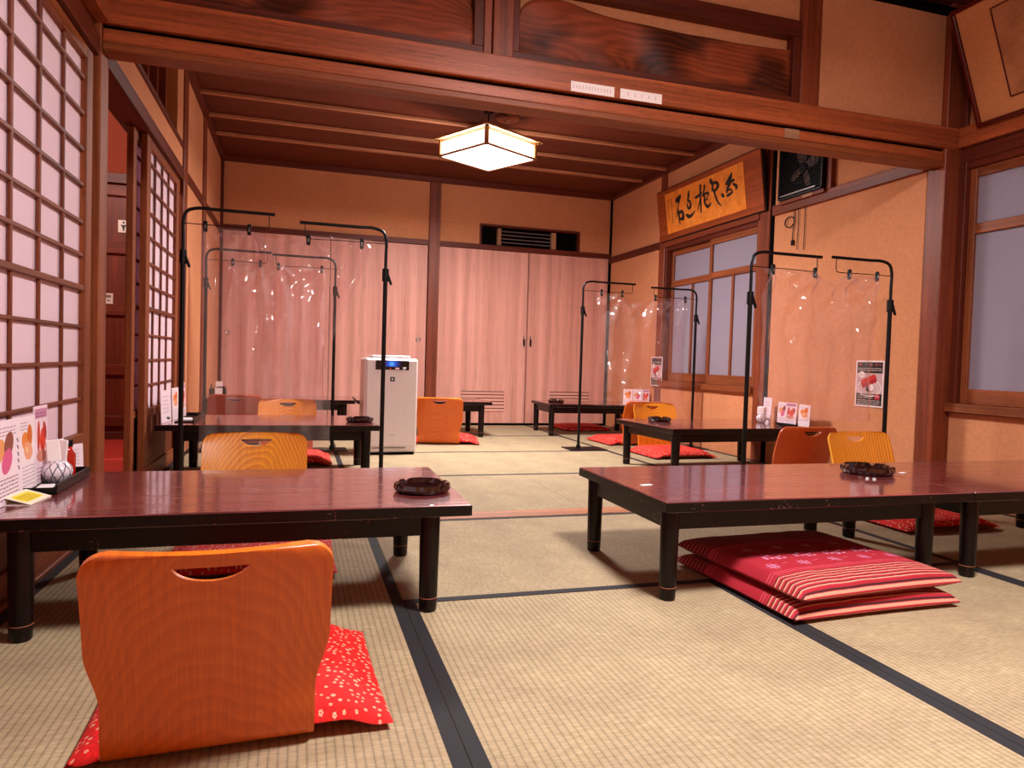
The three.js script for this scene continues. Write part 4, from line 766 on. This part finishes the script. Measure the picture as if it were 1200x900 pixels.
  // the table under the plaque
  card('menu_card', 'blank white upright card at the wall end of the plaque-side table', 'menu card', 0.085, 0.165, menus[3], [3.02, 0.29, -4.03], -Pi / 2, 0.04, G_MENU);
  card('menu_card', 'menu card with pink and brown ice pops below the tan wall', 'menu card', 0.10, 0.145, menus[0], [3.0, 0.29, -3.845], -Pi / 2, 0.04, G_MENU);
  card('menu_card', 'menu card with salmon-coloured dishes in the small black tray', 'menu card', 0.105, 0.14, menus[2], [2.975, 0.298, -3.735], -Pi / 2, 0.06, G_MENU);
  card('menu_card', 'menu card with an orange dish at the wall end of the plaque-side table', 'menu card', 0.10, 0.135, menus[1], [2.985, 0.298, -3.625], -Pi / 2, 0.05, G_MENU);
  const t2 = thing('condiment_tray', 'small black tray holding menu cards below the tan wall', 'tray', [2.965, 0.29, -3.70]);
  slab('tray_floor', M.black, t2, -0.045, 0.045, 0.001, 0.006, -0.1, 0.1); slab('rim', M.black, t2, -0.047, -0.041, 0.001, 0.022, -0.1, 0.1); slab('rim', M.black, t2, 0.041, 0.047, 0.001, 0.022, -0.1, 0.1);
  solo('towel_packet', 'white towel packet in the small tray below the tan wall', 'packet', cbox(0.03, 0.008, 0.07, 0.003), M.whitePaper, [2.938, 0.2965, -3.665], 0.1);
  const p2 = pot('plain-looking white pot with napkins on the plaque-side table', [2.955, 0.291, -4.0], 0.85);
  const np = solo('paper_napkin', 'white napkin fold standing in the pot on the plaque-side table', 'napkin', cbox(0.06, 0.06, 0.03, 0.012), M.whitePaper, [2.955, 0.368, -4.0], -1.2);
  // the table behind the curtain
  card('menu_card', 'lavender-white menu card on the table beside the rear shoji door', 'menu card', 0.17, 0.16, menus[3], [-0.635, 0.29, -3.87], Pi / 2 - 0.1, 0.04, G_MENU);
  card('menu_card', 'menu card with an orange picture on the table beside the rear shoji door', 'menu card', 0.12, 0.165, menus[1], [-0.62, 0.29, -4.05], Pi / 2 - 0.1, 0.04, G_MENU);
  card('menu_card', 'tall menu card with red picture on the table beside the rear shoji door', 'menu card', 0.11, 0.185, menus[2], [-0.605, 0.29, -4.19], Pi / 2 - 0.1, 0.04, G_MENU);
  const t3 = thing('condiment_tray', 'black tray on the table beside the rear shoji door', 'tray', [-0.55, 0.29, -4.05], 0);
  slab('tray_floor', M.black, t3, -0.045, 0.045, 0.001, 0.006, -0.19, 0.19); slab('rim', M.black, t3, 0.041, 0.047, 0.001, 0.022, -0.19, 0.19); slab('rim', M.black, t3, -0.041, 0.041, 0.001, 0.022, -0.19, -0.184);
  solo('towel_packet', 'white towel packet in the tray beside the rear shoji door', 'packet', cbox(0.05, 0.012, 0.10, 0.004), M.whitePaper, [-0.548, 0.2965, -3.97], 0.2);
}
lowTable('low dark lacquered table at the rear behind both clear curtains', -0.66, 0.43, -6.3, -5.71, 0.30, [-0.56, 0.345]);
{
  const o = thing('condiment_stand', 'black condiment caddy seen through the clear curtains at the rear', 'caddy', [-0.60, 0.3, -5.9]);
  slab('box', M.black, o, -0.06, 0.06, 0.001, 0.07, -0.05, 0.05, 0.006); slab('handle_post', M.black, o, -0.055, -0.045, 0.07, 0.1, -0.01, 0.01, 0.002); slab('divider', M.black, o, 0.0, 0.05, 0.07, 0.085, -0.04, 0.04, 0.004);
  const s = thing('sign_holder', 'clear acrylic holder with a white slip on the rear caddy', 'sign holder', [-0.60, 0.301, -5.82]);
  slab('acrylic_plate', M.acrylic, s, -0.045, 0.045, 0, 0.13, -0.002, 0.002, 0); slab('white_slip', M.whitePaper, s, -0.015, 0.04, 0.02, 0.075, 0.003, 0.004, 0); slab('white_slip', M.whitePaper, s, -0.01, 0.04, 0.085, 0.125, 0.003, 0.004, 0);
}
// cards of the rear corner table and the posters on the right-hand wall
card('menu_card', 'menu card with orange picture on the rear corner table', 'menu card', 0.085, 0.14, menus[1], [2.865, 0.285, -5.815], -0.3, 0.04, G_MENU);
card('menu_card', 'wide pale menu card in the middle of the rear corner table row', 'menu card', 0.09, 0.14, menus[0], [2.955, 0.285, -5.795], -0.3, 0.04, G_MENU);
card('menu_card', 'menu card with red picture at the window end of the rear corner table', 'menu card', 0.065, 0.14, menus[2], [3.025, 0.285, -5.78], -0.35, 0.04, G_MENU);
card('poster', 'small black food poster with red fillet on the tan wall by the curtain stand', 'poster', 0.205, 0.262, poster, [XB - 0.004, 0.45, -3.225], -Pi / 2, 0, 'food posters');
card('poster', 'narrow-looking food poster on the wall beside the rear window post', 'poster', 0.205, 0.262, poster, [XB - 0.016, 0.463, -5.685], -Pi / 2, 0, 'food posters');
// paper strips
for (const [x, l] of [[1.163, 'white paper label strip with small grey lettering on the lintel'], [1.389, 'white paper label strip with sparse grey characters on the lintel']]) {
  const first = x < 1.2; const tx = canvasTex(256, 56, (g, W, H) => { g.fillStyle = '#f0dcd8'; g.fillRect(0, 0, W, H); g.strokeStyle = '#b4a2a2'; g.lineWidth = 2.5; const n = first ? 13 : 5; for (let i = 0; i < n; i++) { const px = (first ? 12 : 44) + i * (first ? 18 : 42); g.beginPath(); g.moveTo(px, 20 + rnd() * 6); g.lineTo(px + 9, 20 + rnd() * 6); g.moveTo(px + 4, 16); g.lineTo(px + 4, 38); g.moveTo(px, 36); g.lineTo(px + 10, 30 + rnd() * 8); g.stroke(); } });
  const m = solo('paper_label', l, 'label', facing(cbox(0.198, 0.042, 0.0012, 0), 0.198, 0.042), std({ map: tx, roughness: 0.7 }), [x, 1.8065, -2.7942]); m.rotation.z = 0;
}
// white scraps on the table over the striped cushions
solo('paper_scrap', 'small white sticker near the outer corner of the striped-cushion table', 'sticker', cbox(0.042, 0.0012, 0.014, 0), M.whitePaper, [1.03, 0.281, -1.945], 0.25);
solo('paper_scrap', 'small white sticker beside the ashtray above the striped cushions', 'sticker', cbox(0.03, 0.0012, 0.016, 0), M.whitePaper, [2.14, 0.281, -2.06], 0.3);

// ---- calligraphy plaque
{
  const W = 1.485, H = 0.444;
  const o = thing('calligraphy_plaque', 'orange calligraphy plaque in a brown frame above the rear window', 'plaque', [3.032, 1.955, -4.928]);
  o.rotation.set(0.135, -Pi / 2, 0, 'YXZ');
  part('backboard', cbox(W, H, 0.02, 0.004), M.black, o, [0, 0, -0.012]);
  part('mount', cbox(W - 0.02, H - 0.02, 0.012, 0.003), wood(col(208, 98, 42), 0.5), o, [0, 0, 0.002]);
  const tx = canvasTex(1120, 360, (g, w, h) => {
    g.fillStyle = '#ee8a22'; g.fillRect(0, 0, w, h);
    for (let i = 0; i < 700; i++) { g.fillStyle = i % 2 ? 'rgba(255,170,70,0.06)' : 'rgba(150,60,10,0.06)'; g.beginPath(); g.arc(rnd() * w, rnd() * h, 6 + rnd() * 40, 0, 7); g.fill(); }
    const map = ([x, y]) => { const u = (x - 165) / 720; const yt = 372 - 312 * u, yb = 712 - 247 * u; return [u * w, (y - yt) / (yb - yt) * h]; };
    const stroke = (pts, wd) => { // pts in plaque-view units, wd: widths
      const c = new THREE.CatmullRomCurve3(pts.map((p) => { const q = map(p); return new THREE.Vector3(q[0], q[1], 0); }), false, 'centripetal'), n = 60;
      g.fillStyle = '#150d0a';
      for (let i = 0; i <= n; i++) { const t = i / n, p = c.getPoint(t), k = t * (wd.length - 1), a = Math.floor(Math.min(k, wd.length - 2)), r = mix(wd[a], wd[a + 1], k - a); g.beginPath(); g.ellipse(p.x + (rnd() - 0.5) * 1.6, p.y + (rnd() - 0.5) * 1.6, Math.max(2, r * 1.4), Math.max(2, r * 1.2), 0.7, 0, 7); g.fill(); }
    };
    stroke([[284, 408], [302, 395], [322, 368]], [17, 20, 12]); stroke([[318, 378], [300, 440], [280, 510], [260, 562]], [10, 7, 5, 2]); stroke([[292, 498], [296, 550], [300, 604]], [13, 11, 6]); stroke([[300, 515], [330, 500], [338, 530], [334, 560], [312, 565]], [10, 12, 13, 15, 9]);
    stroke([[410, 318], [404, 360], [392, 400]], [6, 13, 5]); stroke([[392, 398], [412, 408], [418, 445], [398, 470], [388, 450], [394, 420]], [8, 10, 12, 9, 8, 5]); stroke([[412, 405], [415, 430]], [7, 5]); stroke([[372, 528], [392, 540], [420, 528], [455, 490]], [10, 14, 10, 4]);
    stroke([[472, 372], [500, 352], [530, 326]], [9, 9, 5]); stroke([[522, 268], [516, 340], [514, 420], [512, 496]], [11, 9, 9, 7]); stroke([[516, 380], [498, 430], [480, 486]], [8, 6, 3]); stroke([[560, 266], [548, 320], [530, 360]], [9, 7, 3]); stroke([[536, 352], [570, 330], [590, 330], [572, 372]], [8, 8, 8, 4]); stroke([[552, 360], [550, 410], [572, 446], [604, 420]], [9, 9, 11, 5]); stroke([[548, 395], [578, 380]], [7, 4]);
    stroke([[618, 226], [630, 250], [622, 312]], [16, 12, 5]); stroke([[630, 240], [668, 240], [676, 262], [640, 322]], [8, 11, 13, 6]); stroke([[636, 300], [652, 370], [668, 410], [690, 436]], [9, 9, 7, 3]);
    stroke([[704, 342], [712, 352]], [10, 12]);
    stroke([[794, 156], [778, 200], [744, 248]], [5, 16, 9]); stroke([[742, 250], [770, 236], [806, 216]], [9, 10, 8]); stroke([[774, 244], [750, 290], [744, 318]], [11, 9, 8]); stroke([[800, 250], [822, 272], [820, 286]], [8, 12, 9]); stroke([[744, 350], [762, 340], [790, 318]], [7, 9, 4]); stroke([[752, 300], [780, 300], [786, 326]], [6, 6, 6]);
    for (const [x, y0, n] of [[190, 420, 7], [228, 400, 9]]) for (let i = 0; i < n; i++) { const y = y0 + i * 25; stroke([[x - 5, y], [x + 3, y + 4], [x - 3, y + 12]], [1.6, 2.6, 1.4]); }
  });
  const pw = 1.12, ph = 0.335; part('calligraphy_sheet', facing(cbox(pw, ph, 0.004, 0), pw, ph), std({ map: tx, roughness: 0.75 }), o, [-0.022, 0.002, 0.0095]).userData.label = 'orange paper with black brush calligraphy';
}
// ---- framed picture over the front window
{
  const W = 1.35, H = 0.56, L = 0.385;
  const o = thing('framed_picture', 'red-framed picture with tan mount tilting forward above the large window', 'picture', [3.046, 2.115, -2.68 + W / 2]);
  o.rotation.set(L, -Pi / 2, 0, 'YXZ');
  part('backboard', cbox(W - 0.01, H - 0.01, 0.012, 0), M.trim, o, [0, 0, -0.012]);
  part('mount', cbox(W - 0.02, H - 0.02, 0.006, 0), std({ color: col(226, 150, 96), map: plaster, roughness: 0.7 }), o, [0, 0, -0.003]);
  const rf = wood(col(120, 22, 16), 0.35);
  for (const s of [-1, 1]) { part('frame_rail', cbox(W, 0.02, 0.03, 0.004), rf, o, [0, s * (H / 2 - 0.01), 0]); part('frame_side', cbox(0.02, H - 0.04, 0.03, 0.004), rf, o, [s * (W / 2 - 0.01), 0, 0]); }
  const art = canvasTex(512, 256, (g, w, h) => { g.fillStyle = '#b9764a'; g.fillRect(0, 0, w, h); for (let i = 0; i < 260; i++) { g.fillStyle = ['rgba(150,86,50,0.15)', 'rgba(206,150,110,0.15)', 'rgba(120,70,50,0.1)'][i % 3]; g.beginPath(); g.ellipse(rnd() * w, rnd() * h, 10 + rnd() * 40, 6 + rnd() * 20, rnd() * 3, 0, 7); g.fill(); } });
  part('artwork', facing(cbox(W - 0.32, H - 0.16, 0.003, 0), W - 0.32, H - 0.16), std({ map: art, roughness: 0.7 }), o, [0.03, 0.01, 0.002]);
  for (const s of [-1, 1]) { part('inner_fillet', cbox(W - 0.31, 0.006, 0.008, 0.001), rf, o, [0.03, 0.01 + s * (H / 2 - 0.08), 0.003]); part('inner_fillet', cbox(0.006, H - 0.16, 0.008, 0.001), rf, o, [0.03 + s * (W / 2 - 0.157), 0.01, 0.003]); }
}
// ---- extractor fan with grille
{
  const o = thing('extractor_fan', 'black extractor fan grille high on the tan wall next to the plaque', 'fan', [XB - 0.012, 1.94, -3.82], -Pi / 2);
  const w = 0.40, h = 0.34;
  slab('housing_back', M.void, o, -w / 2, w / 2, -h / 2, h / 2, -0.012, 0.004, 0);
  for (const s of [-1, 1]) { slab('housing_side', M.black, o, s * w / 2 - 0.008, s * w / 2 + 0.008, -h / 2, h / 2, -0.012, 0.05); slab('housing_side', M.black, o, -w / 2, w / 2, s * h / 2 - 0.008, s * h / 2 + 0.008, -0.012, 0.05); }
  for (let k = 0; k < 4; k++) { const b = part('blade', (() => { const sh = new THREE.Shape(); sh.moveTo(0.02, -0.012); sh.bezierCurveTo(0.06, -0.05, 0.12, -0.05, 0.135, 0.0); sh.bezierCurveTo(0.13, 0.04, 0.07, 0.03, 0.02, 0.016); return new THREE.ExtrudeGeometry(sh, { depth: 0.003, bevelEnabled: false }); })(), M.fanBlade, o, [0, 0, 0.012], [0.0, 0.0, k * Pi / 2 + 0.4]); b.rotation.order = 'ZXY'; b.rotation.x = 0.25; }
  part('hub', new THREE.CylinderGeometry(0.03, 0.035, 0.02, 20), M.black, o, [0, 0, 0.022], [Pi / 2, 0, 0]);
  for (let i = 0; i < 22; i++) slab('grille_bar', M.black, o, -w / 2 + 0.008, w / 2 - 0.008, -h / 2 + 0.02 + i * 0.0143, -h / 2 + 0.02 + i * 0.0143 + 0.004, 0.044, 0.048, 0);
  for (const r of [0.05, 0.10, 0.145]) part('grille_ring', new THREE.TorusGeometry(r, 0.002, 6, 40), M.black, o, [0, 0, 0.05]);
  slab('label_strip', M.steel, o, -w / 2 + 0.02, w / 2 - 0.05, -h / 2 + 0.012, -h / 2 + 0.022, 0.05, 0.054, 0.001);
  slab('frame', M.post, o, w / 2 + 0.008, w / 2 + 0.05, -h / 2 - 0.015, h / 2 + 0.02, -0.012, 0.02, 0.002); slab('frame', M.post, o, -w / 2 - 0.01, w / 2 + 0.008, -h / 2 - 0.03, -h / 2 - 0.008, -0.012, 0.035, 0.002);
  slab('tag', M.pale, o, 0.02, 0.11, -h / 2 - 0.03, -h / 2 - 0.01, 0.036, 0.038, 0);
  const c = thing('pull_cord', 'looped black fan cord hanging on the tan wall below the fan', 'cord', [XB - 0.008, 1.63, -3.94], -Pi / 2);
  const ring = []; for (let i = 0; i <= 40; i++) { const a = i / 40 * 2 * Pi * 2.6; ring.push([0.045 * Math.cos(a) - 0.02, 0.035 * Math.sin(a) - 0.01, 0.002 + i * 0.0001]); }
  part('coil', tube(ring, 0.003, 90, 6), M.black, c); part('strand', tube([[0.01, 0.12, 0], [0.02, 0.02, 0], [0.01, -0.12, 0], [0.015, -0.14, 0]], 0.003, 24, 6), M.black, c); part('plug', cbox(0.02, 0.035, 0.012, 0.003), M.black, c, [0.015, -0.15, 0.004]);
  part('strand', tube([[0.055, 0.12, 0], [0.06, 0, 0], [0.056, -0.2, 0]], 0.0025, 20, 6), M.black, c); part('strand', tube([[0.12, 0.06, 0], [0.122, -0.08, 0], [0.12, -0.21, 0]], 0.0025, 20, 6), M.black, c);
}

renderer.render(scene, camera);
